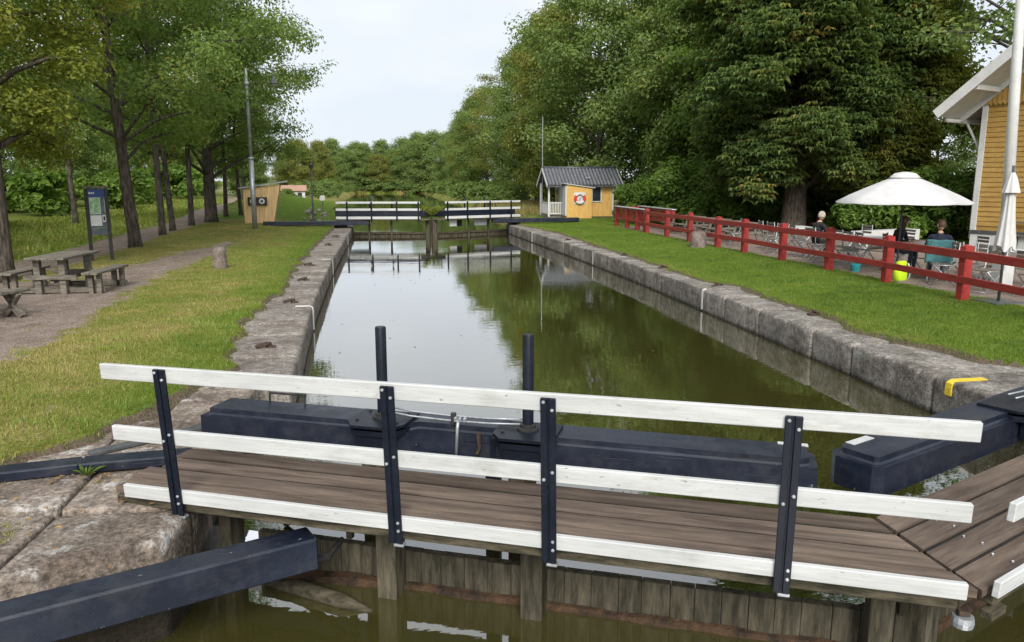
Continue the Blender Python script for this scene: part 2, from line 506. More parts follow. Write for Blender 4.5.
def block_mesh(name, corners, z0, z1, bev, jit, seed, sub=3):
    """a rough stone block on a quadrilateral plan (counter-clockwise corners), worn edges"""
    rnd = random.Random(seed)
    bm = bmesh.new()
    lo = [bm.verts.new((x, y, z0)) for x, y in corners]
    hi = [bm.verts.new((x, y, z1)) for x, y in corners]
    n = len(corners)
    bm.faces.new(lo[::-1]); bm.faces.new(hi)
    for i in range(n):
        bm.faces.new((lo[i], lo[(i + 1) % n], hi[(i + 1) % n], hi[i]))
    bmesh.ops.recalc_face_normals(bm, faces=list(bm.faces))
    ed = [e for e in bm.edges if not (e.verts[0].co.z < z0 + 1e-4 and e.verts[1].co.z < z0 + 1e-4)]
    bmesh.ops.bevel(bm, geom=ed, offset=bev, segments=sub, affect='EDGES', profile=0.55)
    for v in bm.verts:
        if v.co.z > z0 + 0.01:
            p = v.co * 3.1 + Vector((seed * 3.7, 0, 0))
            v.co += Vector((mnoise.noise(p), mnoise.noise(p + Vector((9, 2, 5))), 0.6 * mnoise.noise(p + Vector((3, 8, 1))))) * jit
    me = bpy.data.meshes.new(name)
    bm.to_mesh(me); bm.free()
    return me
# ------------------------------------------------------------------ ground
def lerp(tab, y):
    if y <= tab[0][0]: return tab[0][1]
    for i in range(1, len(tab)):
        if y <= tab[i][0]:
            a, b = tab[i - 1], tab[i]
            return a[1] + (b[1] - a[1]) * (y - a[0]) / (b[0] - a[0])
    return tab[-1][1]
XL = [(-40, -1.55), (4.0, -1.55), (5.6, -1.42), (8.7, -1.45), (9.0, -1.10), (11.3, -1.19), (15.5, -1.34), (23, -1.45), (41, -1.42)]
XR = [(6.9, 6.42), (8, 6.48), (10, 6.6), (15, 6.75), (20, 6.86), (25, 6.84), (38, 6.6), (41, 6.55)]
GL = [(-40, -6.5), (4, -6.5), (5.2, -6.5), (5.7, -3.0), (6.3, -2.95), (6.8, -2.75), (7.1, -2.55), (9.5, -1.85), (10.8, -1.99), (12.3, -2.15),
      (15.4, -2.18), (16, -1.98), (19.5, -2.18), (22, -2.24), (28, -2.27), (35, -2.25), (41, -2.3)]
GR = [(-40, 10.5), (7.6, 10.2), (8.2, 7.9), (8.5, 7.45), (9.3, 7.45), (10.5, 7.05), (12.3, 7.48), (13.2, 7.33), (15.5, 7.62), (16.5, 7.15), (20.5, 7.36),
      (25.4, 7.34), (33, 7.6), (38.7, 7.0), (41, 7.0)]
def sstep(a, b, x):
    t = (x - a) / (b - a)
    t = 0.0 if t < 0 else (1.0 if t > 1 else t)
    return t * t * (3 - 2 * t)
PATH = [(-10, -13.5), (12, -11.6), (17, -9.9), (20, -9.2), (25, -8.9), (33, -9.5), (43, -10.1), (57, -11.6), (70, -12.6), (91, -15.8), (130, -22), (300, -60)]

def wob(x, y, s, k=0.0):
    return mnoise.noise(Vector((x * s + k, y * s, k)))

def grass_edge_l(y): return lerp(GL, y) + 0.24 * wob(0, y, 1.3, 4) + 0.10 * wob(0, y, 5.0, 9)
def grass_edge_r(y): return lerp(GR, y) + 0.22 * wob(0, y, 1.1, 14) + 0.09 * wob(0, y, 4.3, 19)

def gravel_amt(x, y):
    g = 0.0
    # worn gravel round the picnic tables
    rb = lerp([(0, -4.3), (10.5, -4.75), (11.5, -4.6), (15, -4.9), (19, -5.2), (24, -5.0), (28, -5.0), (29, -5.6)], y)
    lb = lerp([(0, -30), (17.5, -30), (18.6, -6.9), (22, -6.4), (26, -5.9), (28.6, -5.4)], y)
    d = min(rb - x, x - lb)
    if y < 29.5:
        g = max(g, float(sstep(-0.45, 0.45, d)))
    pc = lerp(PATH, y)
    g = max(g, float(sstep(1.25, 0.75, abs(x - pc))))
    # cafe terrace
    if 5 < y < 38:
        g = max(g, float(sstep(10.85, 11.35, x) * sstep(20.5, 19.0, x) * sstep(37, 34.5, y)))
    return g

def dry_amt(x, y):
    if x < 3:
        d = 0.72 * float(sstep(-1.8, -3.6, x)) + 0.10
        d -= 0.33 * float(sstep(12, 26, y)) * float(sstep(-6, -3.4, x))
        if 46 < y < 90 and x > -10: d = -0.3
        if x < -9: d = 0.35
    else:
        d = -0.22 + 0.45 * float(sstep(8.2, 7.2, x)) + 0.15 * float(sstep(9.8, 10.8, x)) + 0.22 * wob(x, y, 0.35, 44)
        if y > 48: d = 0.55
    return d

def ground_z(x, y):
    z = 0.035 + 0.02 * wob(x, y, 0.5) + 0.008 * wob(x, y, 3.0, 5)
    if x < 3:
        if y < 41:
            e = grass_edge_l(y)
            z += 0.03 - 0.12 * float(sstep(e - 0.10, e + 0.05, x))
        if y < 5.8 and x > -6.6: z -= 0.25
        z += 0.10 * math.exp(-((x + 7.4) / 1.0) ** 2 - ((y - 24) / 4.0) ** 2)
        z += 0.20 * math.exp(-((x + 6.8) / 2.2) ** 2 - ((y - 34) / 7.0) ** 2)
        z += 1.15 * math.exp(-((x + 8.5) / 3.4) ** 2 - ((y - 66) / 13.0) ** 2)
        z += 0.06 * max(0.0, min(1.0, (-12 - x) / 20)) * 6
    else:
        if y < 41:
            e = grass_edge_r(y)
            z += 0.02 - 0.11 * float(sstep(e + 0.10, e - 0.05, x))
        z += 0.06 * float(sstep(8, 11, x))
        z -= 1.75 * float(sstep(21, 26, x)) * float(sstep(30, 38, y)) * float(sstep(70, 50, y))
    if y > 41:
        d = max(-4.0 - x, x - 8.0, y - 166)
        z -= 1.3 * float(sstep(1.8, 0.0, d))
    return z

def seq(a, b, st):
    return list(np.arange(a, b - 1e-6, st))
gx = [-900, -450, -250, -150, -100, -75, -58, -46, -38, -32, -28] + seq(-25, -12, 0.9) + seq(-12, -3.3, 0.35) + seq(-3.3, -1.7, 0.07) + [-1.7, 0, 2, 4, 6.0, 6.9] + \
     seq(6.97, 8.6, 0.07) + seq(8.6, 12, 0.3) + seq(12, 30, 0.9) + [30, 34, 40, 48, 60, 80, 110, 160, 250, 450, 900]
gx = sorted(set(round(float(v), 3) for v in gx))
gy = [-300, -120, -50, -20, -6, 0, 2] + seq(3, 10, 0.11) + seq(10, 41, 0.24) + seq(41, 75, 0.9) + [75, 78, 82, 87, 93, 100, 110, 120, 132, 145, 155, 160, 163, 164, 165, 166, 167, 168, 172, 180, 200, 240, 320, 480, 900, 1500]
gy = sorted(set(round(float(v), 3) for v in gy))
nx, ny = len(gx), len(gy)
gv, gA = [], {'gravel': [], 'dry': [], 'dirt': []}
for y in gy:
    for x in gx:
        gv.append((x, y, ground_z(x, y)))
        gA['gravel'].append(gravel_amt(x, y))
        gA['dry'].append(dry_amt(x, y))
        dd = 0.0
        if y < 41:
            if x < 3:
                e = grass_edge_l(y)
                dd = float(sstep(e - 0.22, e + 0.02, x))
            elif x < 10.4:
                e = grass_edge_r(y)
                dd = float(sstep(e + 0.2, e, x))
        gA['dirt'].append(dd)
gf = []
for j in range(ny - 1):
    for i in range(nx - 1):
        cx_, cy_ = (gx[i] + gx[i + 1]) / 2, (gy[j] + gy[j + 1]) / 2
        if cy_ < 41 and -1.7 < cx_ < 6.9: continue
        if -12 < cx_ < -1.7 and cy_ < 4.62 + 0.42 * (cx_ + 2.3): continue
        if 41 < cy_ < 166 and -4.0 < cx_ < 8.0: continue
        a = j * nx + i
        gf.append((a, a + 1, a + nx + 1, a + nx))
me = bpy.data.meshes.new('ground')
me.from_pydata(gv, [], gf)
for k, vals in gA.items():
    at = me.attributes.new(k, 'FLOAT', 'POINT')
    at.data.foreach_set('value', vals)
tag(link('ground', me, 'ground_cover', None, True), kind='structure')

# two sheets of water held apart by the gate: the lock chamber with the cut beyond it, and the lower pound below the viewer
GA = R(-24.5)
def gate_pt(u, v, mirror=False):
    x, y = -1.88 + u * math.cos(GA) - v * math.sin(GA), 5.65 + u * math.sin(GA) + v * math.cos(GA)
    return (6.34 - x, y) if mirror else (x, y)
GV = 0.69
gl_ = [gate_pt(-1.2, GV), (3.17, gate_pt(5.235, GV)[1]), gate_pt(-1.2, GV, True)]
wm = MB()
pl_ = [(-14, gl_[0][1])] + gl_ + [(12, gl_[2][1]), (12, 168), (-14, 168)]
wm.add([(x, y, -0.475) for x, y in pl_], [list(range(len(pl_)))])
tag(wm.build('water', 'canal_water'), kind='structure')
wm = MB()
pl_ = [(-14, -60), (12, -60), (12, gl_[2][1])] + gl_[::-1] + [(-14, gl_[0][1])]
wm.add([(x, y, -0.74) for x, y in pl_], [list(range(len(pl_)))])
tag(wm.build('water', 'canal_water'), kind='structure')

# ------------------------------------------------------------------ quay walls of single stones
quay_l = tag(empty('quay_wall', (0, 0, 0)), kind='structure')
quay_r = tag(empty('quay_wall', (0, 0, 0)), kind='structure')
rnd = random.Random(5)
y = 9.0
k = 0
while y < 40.8:
    ln = rnd.uniform(0.95, 1.55)
    y2 = min(y + ln, 41.2)
    g = 0.012
    c = [(lerp(XL, y + g), y + g), (lerp(XL, y2 - g), y2 - g), (-2.62, y2 - g), (-2.62, y + g)]
    me = block_mesh('stone', c, -1.3, rnd.uniform(-0.012, 0.008), rnd.uniform(0.05, 0.07), 0.014, k)
    link('stone', me, 'coping_stone', quay_l, True)
    y = y2
    k += 1
y = 6.9
while y < 40.8:
    ln = rnd.uniform(1.0, 1.95)
    y2 = min(y + ln, 41.2)
    g = 0.014
    c = [(lerp(XR, y + g), y + g), (8.1, y + g), (8.1, y2 - g), (lerp(XR, y2 - g), y2 - g)]
    me = block_mesh('stone', c, -1.3, rnd.uniform(-0.015, 0.008), rnd.uniform(0.035, 0.06), 0.016, k)
    link('stone', me, 'granite', quay_r, True)
    y = y2
    k += 1
# large slabs round the heel of the near gate and the wall running on below the viewer
near = [
    [(-3.3, 8.05), (-2.2, 8.0), (-2.2, 9.02), (-3.3, 9.0)], [(-2.18, 7.7), (-1.46, 7.7), (-1.46, 8.98), (-2.18, 8.98)],
    [(-3.3, 6.62), (-2.46, 6.66), (-2.46, 8.02), (-3.3, 8.02)], [(-2.44, 6.66), (-1.46, 6.62), (-1.46, 7.68), (-2.44, 7.68)],
    [(-3.4, 5.72), (-2.35, 5.66), (-2.35, 6.64), (-3.4, 6.6)], [(-2.33, 5.62), (-1.42, 5.55), (-1.42, 6.62), (-2.33, 6.64)],
    [(-3.6, 4.17), (-2.42, 4.67), (-2.36, 5.62), (-3.4, 5.7)], [(-2.40, 4.68), (-1.50, 5.06), (-1.42, 5.53), (-2.33, 5.60)],
    [(-5.5, 3.38), (-3.62, 4.17), (-3.42, 5.7), (-5.5, 5.7)],
]
for q, c in enumerate(near):
    top = [-0.01, -0.01, 0.005, -0.005, -0.01, -0.02, -0.045, -0.035, -0.05][q]
    big = q == 7
    me = block_mesh('stone', c, -1.3, top, 0.065 if big else 0.03, 0.03 if big else 0.016, 60 + q, 4)
    link('stone', me, 'slab_stone', quay_l, True)
nearr = [
    [(6.95, 5.9), (8.2, 5.9), (8.2, 6.88), (6.95, 6.88)], [(8.22, 5.9), (10.0, 5.9), (10.0, 7.6), (8.22, 7.6)],
    [(8.12, 7.62), (9.6, 7.62), (9.6, 8.6), (8.12, 8.6)], [(7.9, 3.4), (10.0, 3.4), (10.0, 5.88), (7.9, 5.88)],
    [(7.9, 0.5), (10.0, 0.5), (10.0, 3.38), (7.9, 3.38)], [(7.9, -2.0), (10.0, -2.0), (10.0, 0.48), (7.9, 0.48)]]
for q, c in enumerate(nearr):
    me = block_mesh('stone', c, -1.3, -0.01, 0.05, 0.03, 80 + q, 3)
    link('stone', me, 'granite', quay_r, True)
# painted stripes over the coping edge
def stripe(parent, side, y, mat, w=0.05, run=0.3, z0=-0.44):
    x = lerp(XL if side < 0 else XR, y)
    out = 1 if side < 0 else -1
    prof = [(x + out * 0.016, z0), (x + out * 0.016, -0.08), (x + out * 0.008, -0.022), (x - out * 0.06, 0.012), (x - out * run, 0.014)]
    m = MB()
    vs, fs = [], []
    for px, pz in prof:
        for t in (0, -0.02):
            for dy in (-w / 2, w / 2):
                vs.append((px + out * t, y + dy, pz + (t if pz > 0 else 0)))
    for i in range(len(prof) - 1):
        a, b = i * 4, i * 4 + 4
        fs += [[a, a + 1, b + 1, b], [a + 2, a + 3, b + 3, b + 2], [a, a + 2, b + 2, b], [a + 1, a + 3, b + 3, b + 1]]
    m.add(vs, fs)
    return m.build('painted_stripe', mat, parent)
for yy in (14.5, 23.1, 33.5):
    stripe(quay_l, -1, yy, 'clean_white', 0.06)
for yy in (15.44, 24.5, 34.1):
    stripe(quay_r, 1, yy, 'clean_white', 0.065, 0.06)
stripe(quay_r, 1, 7.70, 'yellow_paint', 0.10, 0.45, -0.17)['label'] = 'yellow painted stripe over the coping edge'

# iron mooring rings lying on the coping
def ring(x, y, rz, label):
    m = MB()
    n, k = 18, 6
    vs, fs = [], []
    for i in range(n):
        a = 2 * math.pi * i / n
        for j in range(k):
            b = 2 * math.pi * j / k
            r = 0.085 + 0.02 * math.cos(b)
            vs.append((r * math.cos(a) + 0.1, r * math.sin(a) * 0.8, 0.03 + 0.02 * math.sin(b) + 0.035 * (0.5 - 0.5 * math.cos(a))))
    for i in range(n):
        for j in range(k):
            fs.append([i * k + j, ((i + 1) % n) * k + j, ((i + 1) % n) * k + (j + 1) % k, i * k + (j + 1) % k])
    m.add(vs, fs)
    o = empty('mooring_ring', (x, y, 0.0), rz, label, 'mooring ring', 'iron mooring rings on the quay coping')
    m.build('ring', 'rusty_iron', o, True)
    e = MB()
    e.box(-0.08, 0.06, -0.05, 0.05, -0.01, 0.025, 0.008)
    e.tube([(-0.02, 0, 0.02), (0.0, 0, 0.075), (0.04, 0, 0.075), (0.05, 0, 0.02)], 0.018, 6)
    e.build('eye_bolt', 'rusty_iron', o)
L_R = [(-1.58, 10.9), (-1.69, 14.98), (-1.76, 18.3), (-1.93, 21.6), (-1.83, 28.2), (-1.80, 32.3)]
order = ['nearest', 'second nearest', 'third nearest', 'fourth nearest', 'second farthest', 'farthest']
for (x, y), s in zip(L_R, order):
    ring(x, y, rnd.uniform(2.4, 3.8), 'rusty iron mooring ring on left quay coping, %s the railing' % (s if 'near' in s else s + ' from'))
R_R = [(7.33, 12.1), (7.2, 15.8), (7.3, 19.4), (7.33, 22.8), (7.05, 29.1)]
for (x, y), s in zip(R_R, ['nearest the yellow stripe', 'second from the yellow stripe', 'third from the yellow stripe', 'fourth from the yellow stripe', 'farthest from the yellow stripe']):
    ring(x, y, rnd.uniform(-0.5, 0.5), 'rusty iron mooring ring on right quay coping, %s' % s)

# ------------------------------------------------------------------ the near lock gate: two leaves meeting in a mitre
def bolt(parent, p, nrm, r=0.014, mat='galvanised', name='bolt'):
    m = MB()
    p, nrm = Vector(p), Vector(nrm)
    m.tube([p - nrm * 0.004, p + nrm * 0.008, p + nrm * 0.012], [r, r, r * 0.6], 6)
    return m.build(name, mat, parent)

def near_leaf(sgn, origin, rz, label):
    g = empty('lock_gate', origin, rz, label, 'lock gate', 'near pair of lock gate leaves')
    S = sgn
    def bx(m, u0, u1, v0, v1, z0, z1, bev=0.0, mat=0):
        return m.box(S * u0, S * u1, v0, v1, z0, z1, bev, mat)
    # walkway boards, cut on the mitre
    edges = [0.02, 0.235, 0.455, 0.675, 0.895]
    for i in range(4):
        v0, v1 = edges[i] + 0.014, edges[i + 1] - 0.014
        e0, e1 = 5.545 - 0.456 * v0, 5.545 - 0.456 * v1
        st = -0.12 - 0.05 * math.sin(i * 2.1)
        poly = [(S * st, v0), (S * (e0 - 0.012), v0), (S * (e1 - 0.012), v1), (S * st, v1)]
        if S < 0: poly = poly[::-1]
        m = MB(); m.prism(poly, 0.045, 0.092 + 0.004 * math.sin(i * 5 + S))
        ob = m.build('deck_board', 'deck_wood', g)
        for uu in ((5.05,) if S < 0 else ()):
            for dv in (0.05, 0.16):
                if S > 0 or uu > 3.5:
                    bolt(ob, (S * (uu - 0.1 * i), v0 + dv, 0.096), (0, 0, 1), 0.008, 'galvanised', 'screw')
    for i in range(1, 4):  # dark strips added in the board gaps, standing in for their shade
        m = MB(); bx(m, -0.05, 5.52 - 0.456 * edges[i], edges[i] - 0.0135, edges[i] + 0.0135, 0.06, 0.083); m.build('gap_shade', 'gap_shade', g)
    m = MB(); bx(m, -0.1, 5.42, 0.012, 0.10, -0.026, 0.043, 0.006); m.build('edge_joist', 'mossy_timber', g)
    m = MB(); bx(m, -0.1, 5.1, 0.78, 0.88, -0.06, 0.043, 0.006); m.build('edge_joist', 'mossy_timber', g)
    for uu in (0.1, 1.2, 2.35, 3.5, 4.6):
        m = MB(); bx(m, uu, uu + 0.12, 0.102, 0.778, -0.016, 0.042, 0.004); m.build('cross_joist', 'mossy_timber', g)
    # three white rails, leaning outwards with their posts
    lean = -0.07
    def vo(z): return -0.03 + lean * z
    for z0, z1, ua, ub, ra, rb_ in ((0.052, 0.150, 0.01, 5.45, 0.0, 0.004), (0.492, 0.600, -0.01, 5.42, 0.0, 0.022), (0.930, 1.040, -0.035, 5.41, 0.012, 0.040)):
        t = 0.04
        vs = []
        if S < 0: ua, ub = ua + 0.05, ub - {0.052: -0.03, 0.492: -0.07, 0.930: 0.07}[z0]
        for u in (ua, ub):
            for z in (z0, z1):
                for d in (0.0, t):
                    vs.append((S * u, vo(z) + d, z + (ra if u == ua else rb_)))
        fs = [[0, 1, 3, 2], [4, 6, 7, 5], [0, 2, 6, 4], [1, 5, 7, 3], [2, 3, 7, 6], [0, 4, 5, 1]]
        m = MB(); m.add(vs, fs)
        o = m.build('rail', 'white_paint', g)
        bm = bmesh.new(); bm.from_mesh(o.data)
        bmesh.ops.bevel(bm, geom=list(bm.edges), offset=0.005, segments=1, affect='EDGES')
        bm.to_mesh(o.data); bm.free()
    for u in (0.46, 2.12, 3.14, 4.5):
        m = MB()
        for du in (-0.026, 0.026):
            for (zb, zt) in ((-0.03, 1.045),):
                a = Vector((S * (u + du), vo(zb) - 0.012, zb)); b = Vector((S * (u + du), vo(zt) - 0.012, zt))
                m.bar(a, b, 0.040, 0.018, 0.003, 0, (0, 1, 0))
        a = Vector((S * u, vo(-0.03) - 0.004, -0.03)); b = Vector((S * u, vo(1.045) - 0.004, 1.045))
        m.bar(a, b, 0.085, 0.007, 0.0, 0, (0, 1, 0))
        p = m.build('post', 'navy_steel', g)
        for z in (0.065, 0.121, 0.53, 0.581, 0.975, 1.023):
            bolt(p, (S * (u + (0.026 if int(z * 1000) % 2 else -0.026)), vo(z) - 0.022, z), (0, -1, 0), 0.011)
        m = MB(); bx(m, u - 0.02, u + 0.05, -0.04, 0.01, -0.058, -0.038, 0.005); m.build('foot_bracket', 'galvanised', p)
    # heavy dark top beam with a notch between the two paddle stands
    beam = MB()
    b0, b1 = 0.13, 0.40
    poly = [(-0.1, 1.0), (1.74, 1.0), (1.84, 1.10), (2.42, 1.10), (2.50, 1.0), (4.78 - 0.08 * S, 1.0), (4.86 - 0.06 * S, 1.06), (4.86 - 0.06 * S, 1.34), (4.78 - 0.06 * S, 1.42), (-0.1, 1.42)]
    pl = [(S * a, b) for a, b in poly]
    if S < 0: pl = pl[::-1]
    beam.prism(pl, b0, b1)
    o = beam.build('top_beam', 'navy_wood', g)
    bm = bmesh.new(); bm.from_mesh(o.data)
    bmesh.ops.bevel(bm, geom=[e for e in bm.edges if abs(e.verts[0].co.z - e.verts[1].co.z) < 0.01 and e.verts[0].co.z > 0.3], offset=0.055, segments=5, affect='EDGES')
    bm.to_mesh(o.data); bm.free()
    smooth_angle(o, 35)
    if S > 0:
        m = MB(); m.tube([(0.36, 1.33, 0.39), (0.36, 1.33, 0.485), (0.70, 1.33, 0.485), (0.70, 1.33, 0.39)], 0.011, 6); m.build('grab_handle', 'black_iron', o)
        m = MB(); bx(m, 4.55, 4.76, 1.33, 1.38, 0.395, 0.404); m.build('paint_mark', 'white_paint', o)
    else:
        m = MB(); bx(m, 4.50, 4.76, 1.30, 1.37, 0.396, 0.404); m.build('paint_mark', 'white_paint', o)
    for u in ((1.52, 2.72)):
        pp = [(u - 0.24, 0.98), (u - 0.16, 0.86), (u + 0.16, 0.86), (u + 0.24, 0.98), (u + 0.24, 1.30), (u - 0.24, 1.30)]
        pl = [(S * a, b) for a, b in pp]
        if S < 0: pl = pl[::-1]
        m = MB(); m.prism(pl, 0.402, 0.424)
        m.prism([(p[0] * 1.0, p[1] + 0.03) for p in pl], 0.33, 0.375)
        bx(m, u - 0.15, u + 0.15, 0.90, 0.992, 0.17, 0.328, 0.01)
        st = m.build('paddle_stand', 'navy_steel', g)
        if S < 0: continue
        m = MB(); m.tube([(S * u, 1.12, 0.42), (S * u, 1.12, 1.155), (S * u, 1.12, 1.165)], [0.043, 0.043, 0.038], 16)
        smooth_angle(m.build('rack_rod', 'navy_steel', st))
        m = MB(); m.lathe([(0.085, 0.424), (0.085, 0.44), (0.062, 0.445), (0.062, 0.465), (0.05, 0.47)], 16, (S * u, 1.12, 0)); smooth_angle(m.build('collar', 'black_iron', st))
        m = MB(); bx(m, u - 0.10, u + 0.10, 0.905, 0.99, -0.9, 0.168, 0.008); m.build('stand_timber', 'gate_timber', st)
        for du, dv in ((-0.17, 1.0), (0.17, 1.0), (-0.17, 1.24), (0.17, 1.24)):
            bolt(st, (S * (u + du), dv, 0.426), (0, 0, 1), 0.016, 'black_iron')
    # grease pipes between the stands
    pg = g
    for dv, zz in ((1.12, 0.455), (1.18, 0.475)):
        m = MB(); m.tube([(S * 1.56, dv, zz + 0.02), (S * 1.75, dv + .02, zz - 0.01), (S * 2.05, dv + 0.02, zz - 0.02), (S * 2.4, dv + .01, zz - 0.015), (S * 2.68, dv, zz + 0.005)], 0.008, 6)
        m.build('pipe', 'galvanised', pg, True)
    m = MB(); m.tube([(S * 2.16, 1.12, 0.46), (S * 2.16, 1.09, 0.40), (S * 2.15, 1.075, 0.12)], 0.014, 6); m.build('pipe', 'galvanised', pg, True)
    m = MB(); bx(m, 2.09, 2.13, 1.13, 1.16, 0.40, 0.50, 0.004); m.build('pipe_clip', 'black_iron', pg)
    for du in (-0.035, 0.0, 0.04):
        m = MB(); bx(m, 2.16 + du, 2.185 + du, 1.10, 1.14, 0.435, 0.475, 0.006); m.build('valve', 'galvanised', pg)
    m = MB(); m.tube([(S * 2.33, 1.088, 0.37), (S * 2.34, 1.085, 0.24), (S * 2.32, 1.085, 0.2)], [0.02, 0.012, 0.016], 6); m.build('hook', 'rusty_iron', pg)
    # timber wall of upright planks with posts in front
    u = 0.62
    i = 0
    rr = random.Random(7 + S)
    while u < 5.35:
        w = rr.uniform(0.155, 0.20)
        m = MB(); bx(m, u + 0.0015, min(u + w, 5.4) - 0.0015, 0.64 + rr.uniform(0, 0.012), 0.72, -1.4, -0.452 + rr.uniform(-0.003, 0.003), 0.003)
        m.build('gate_plank', 'gate_timber', g)
        u += w
    m = MB(); bx(m, 0.62, 5.38, 0.725, 0.78, -1.4, -0.49, 0.01); m.build('gate_rail', 'mossy_timber', g)
    for u0, w in ((1.74, 0.155), (2.83, 0.155), (0.42, 0.10), (5.08, 0.14)):
        m = MB(); bx(m, u0, u0 + w, 0.44, 0.63, -1.4, -0.047, 0.008); m.build('gate_post', 'gate_timber', g)
    m = MB(); bx(m, 2.44, 2.55, 0.905, 0.985, -0.8, 0.12, 0.008); m.build('paddle_shaft', 'navy_steel', g)
    m = MB(); m.bar((S * 0.75, 0.84, -0.45), (S * 1.65, 0.60, -0.08), 0.05, 0.05, 0.004); m.build('brace', 'mossy_timber', g)
    m = MB(); m.bar((S * 1.38, 0.75, -0.46), (S * 1.38, 0.75, -0.05), 0.05, 0.05, 0.004); m.build('brace', 'mossy_timber', g)
    # silt ledge at the waterline
    vs, fs = [], []
    n = 60
    for i in range(n + 1):
        u = 0.7 + 4.5 * i / n
        d = 0.05 + 0.035 * mnoise.noise(Vector((u * 2.3, 3 + S, 0))) + (0.14 * max(0, 1 - (u - 0.7) / 1.3))
        zt = -0.705 + 0.02 * mnoise.noise(Vector((u * 3, 8, 0)))
        for (v, z) in ((0.642, zt + 0.012), (0.642 - d * 0.6, zt), (0.642 - d, zt - 0.04), (0.642 - d, -1.0)):
            vs.append((S * u, v, z))
    for i in range(n):
        for j in range(3):
            fs.append([i * 4 + j, i * 4 + j + 1, i * 4 + j + 5, i * 4 + j + 4])
    m = MB(); m.add(vs, fs); m.build('silt_ledge', 'wet_sludge', g)
    if S > 0:
        m = MB(); m.lathe([(0.03, -0.03), (0.055, -0.03), (0.06, 0.0), (0.055, 0.03), (0.03, 0.03)], 14, (5.47, 0.06, -0.11)); m.build('roller', 'galvanised', g)
        m = MB(); bx(m, 5.44, 5.50, 0.03, 0.09, -0.07, -0.045, 0.004); m.build('roller_bracket', 'rusty_iron', g)
    else:
        m = MB(); bx(m, 5.30, 5.46, -0.01, 0.06, -0.10, -0.047, 0.006); m.build('end_block', 'mossy_timber', g)
    return g
near_leaf(1, (-1.88, 5.65, 0), R(-24.5), 'left leaf of the near lock gate with wooden walkway and white railing')
near_leaf(-1, (8.22, 5.65, 0), R(24.5), 'right leaf of the near lock gate, cut by the right picture edge')

# dark square beam reaching from the left bank to the near gate
fb = empty('fender_beam', (-1.4, 4.87, -0.35), 0, 'thick dark navy beam from left bank to the near gate', 'beam')
m = MB()
m.bar((-3.6, 3.83, -0.215), (-0.535, 5.14, -0.215), 0.235, 0.23, 0.014)
ob = m.build('beam', 'navy_wood', fb); ob.matrix_parent_inverse = Matrix.Translation((1.4, -4.87, 0.35))
m = MB(); m.tube([(-0.62, 5.18, -0.33), (-0.45, 5.28, -0.36), (-0.35, 5.42, -0.30)], [0.03, 0.03, 0.02], 7)
ob = m.build('end_bracket', 'black_iron', fb); ob.matrix_parent_inverse = Matrix.Translation((1.4, -4.87, 0.35))

# low dark kerb timbers on the slabs
ks = MB()
for a, b in (((-3.05, 6.30, 0.03), (-2.45, 6.40, 0.035)), ((-2.45, 6.40, 0.035), (-1.62, 6.46, 0.04))):
    ks.bar(a, b, 0.20, 0.085, 0.012)
tag(ks.build('kerb_beam', 'navy_wood'), 'low dark navy kerb beam lying on the slabs left of the walkway', 'beam')
ks = MB(); ks.bar((-2.5, 6.72, 0.018), (-1.7, 7.32, 0.018), 0.10, 0.035, 0.006)
tag(ks.build('iron_strip', 'dark_metal'), 'flat grey iron strip set in the slabs behind the kerb beam', 'strip')

# driftwood by the gate
dm = MB()
dm.tube([(-0.94, 5.65, -0.72), (-0.68, 5.49, -0.705), (-0.345, 5.25, -0.71), (-0.15, 5.15, -0.755)], [0.035, 0.06, 0.055, 0.02], 9)
tag(dm.build('driftwood_log', 'mossy_timber', None, True), 'waterlogged driftwood log floating against the gate timbers', 'log')

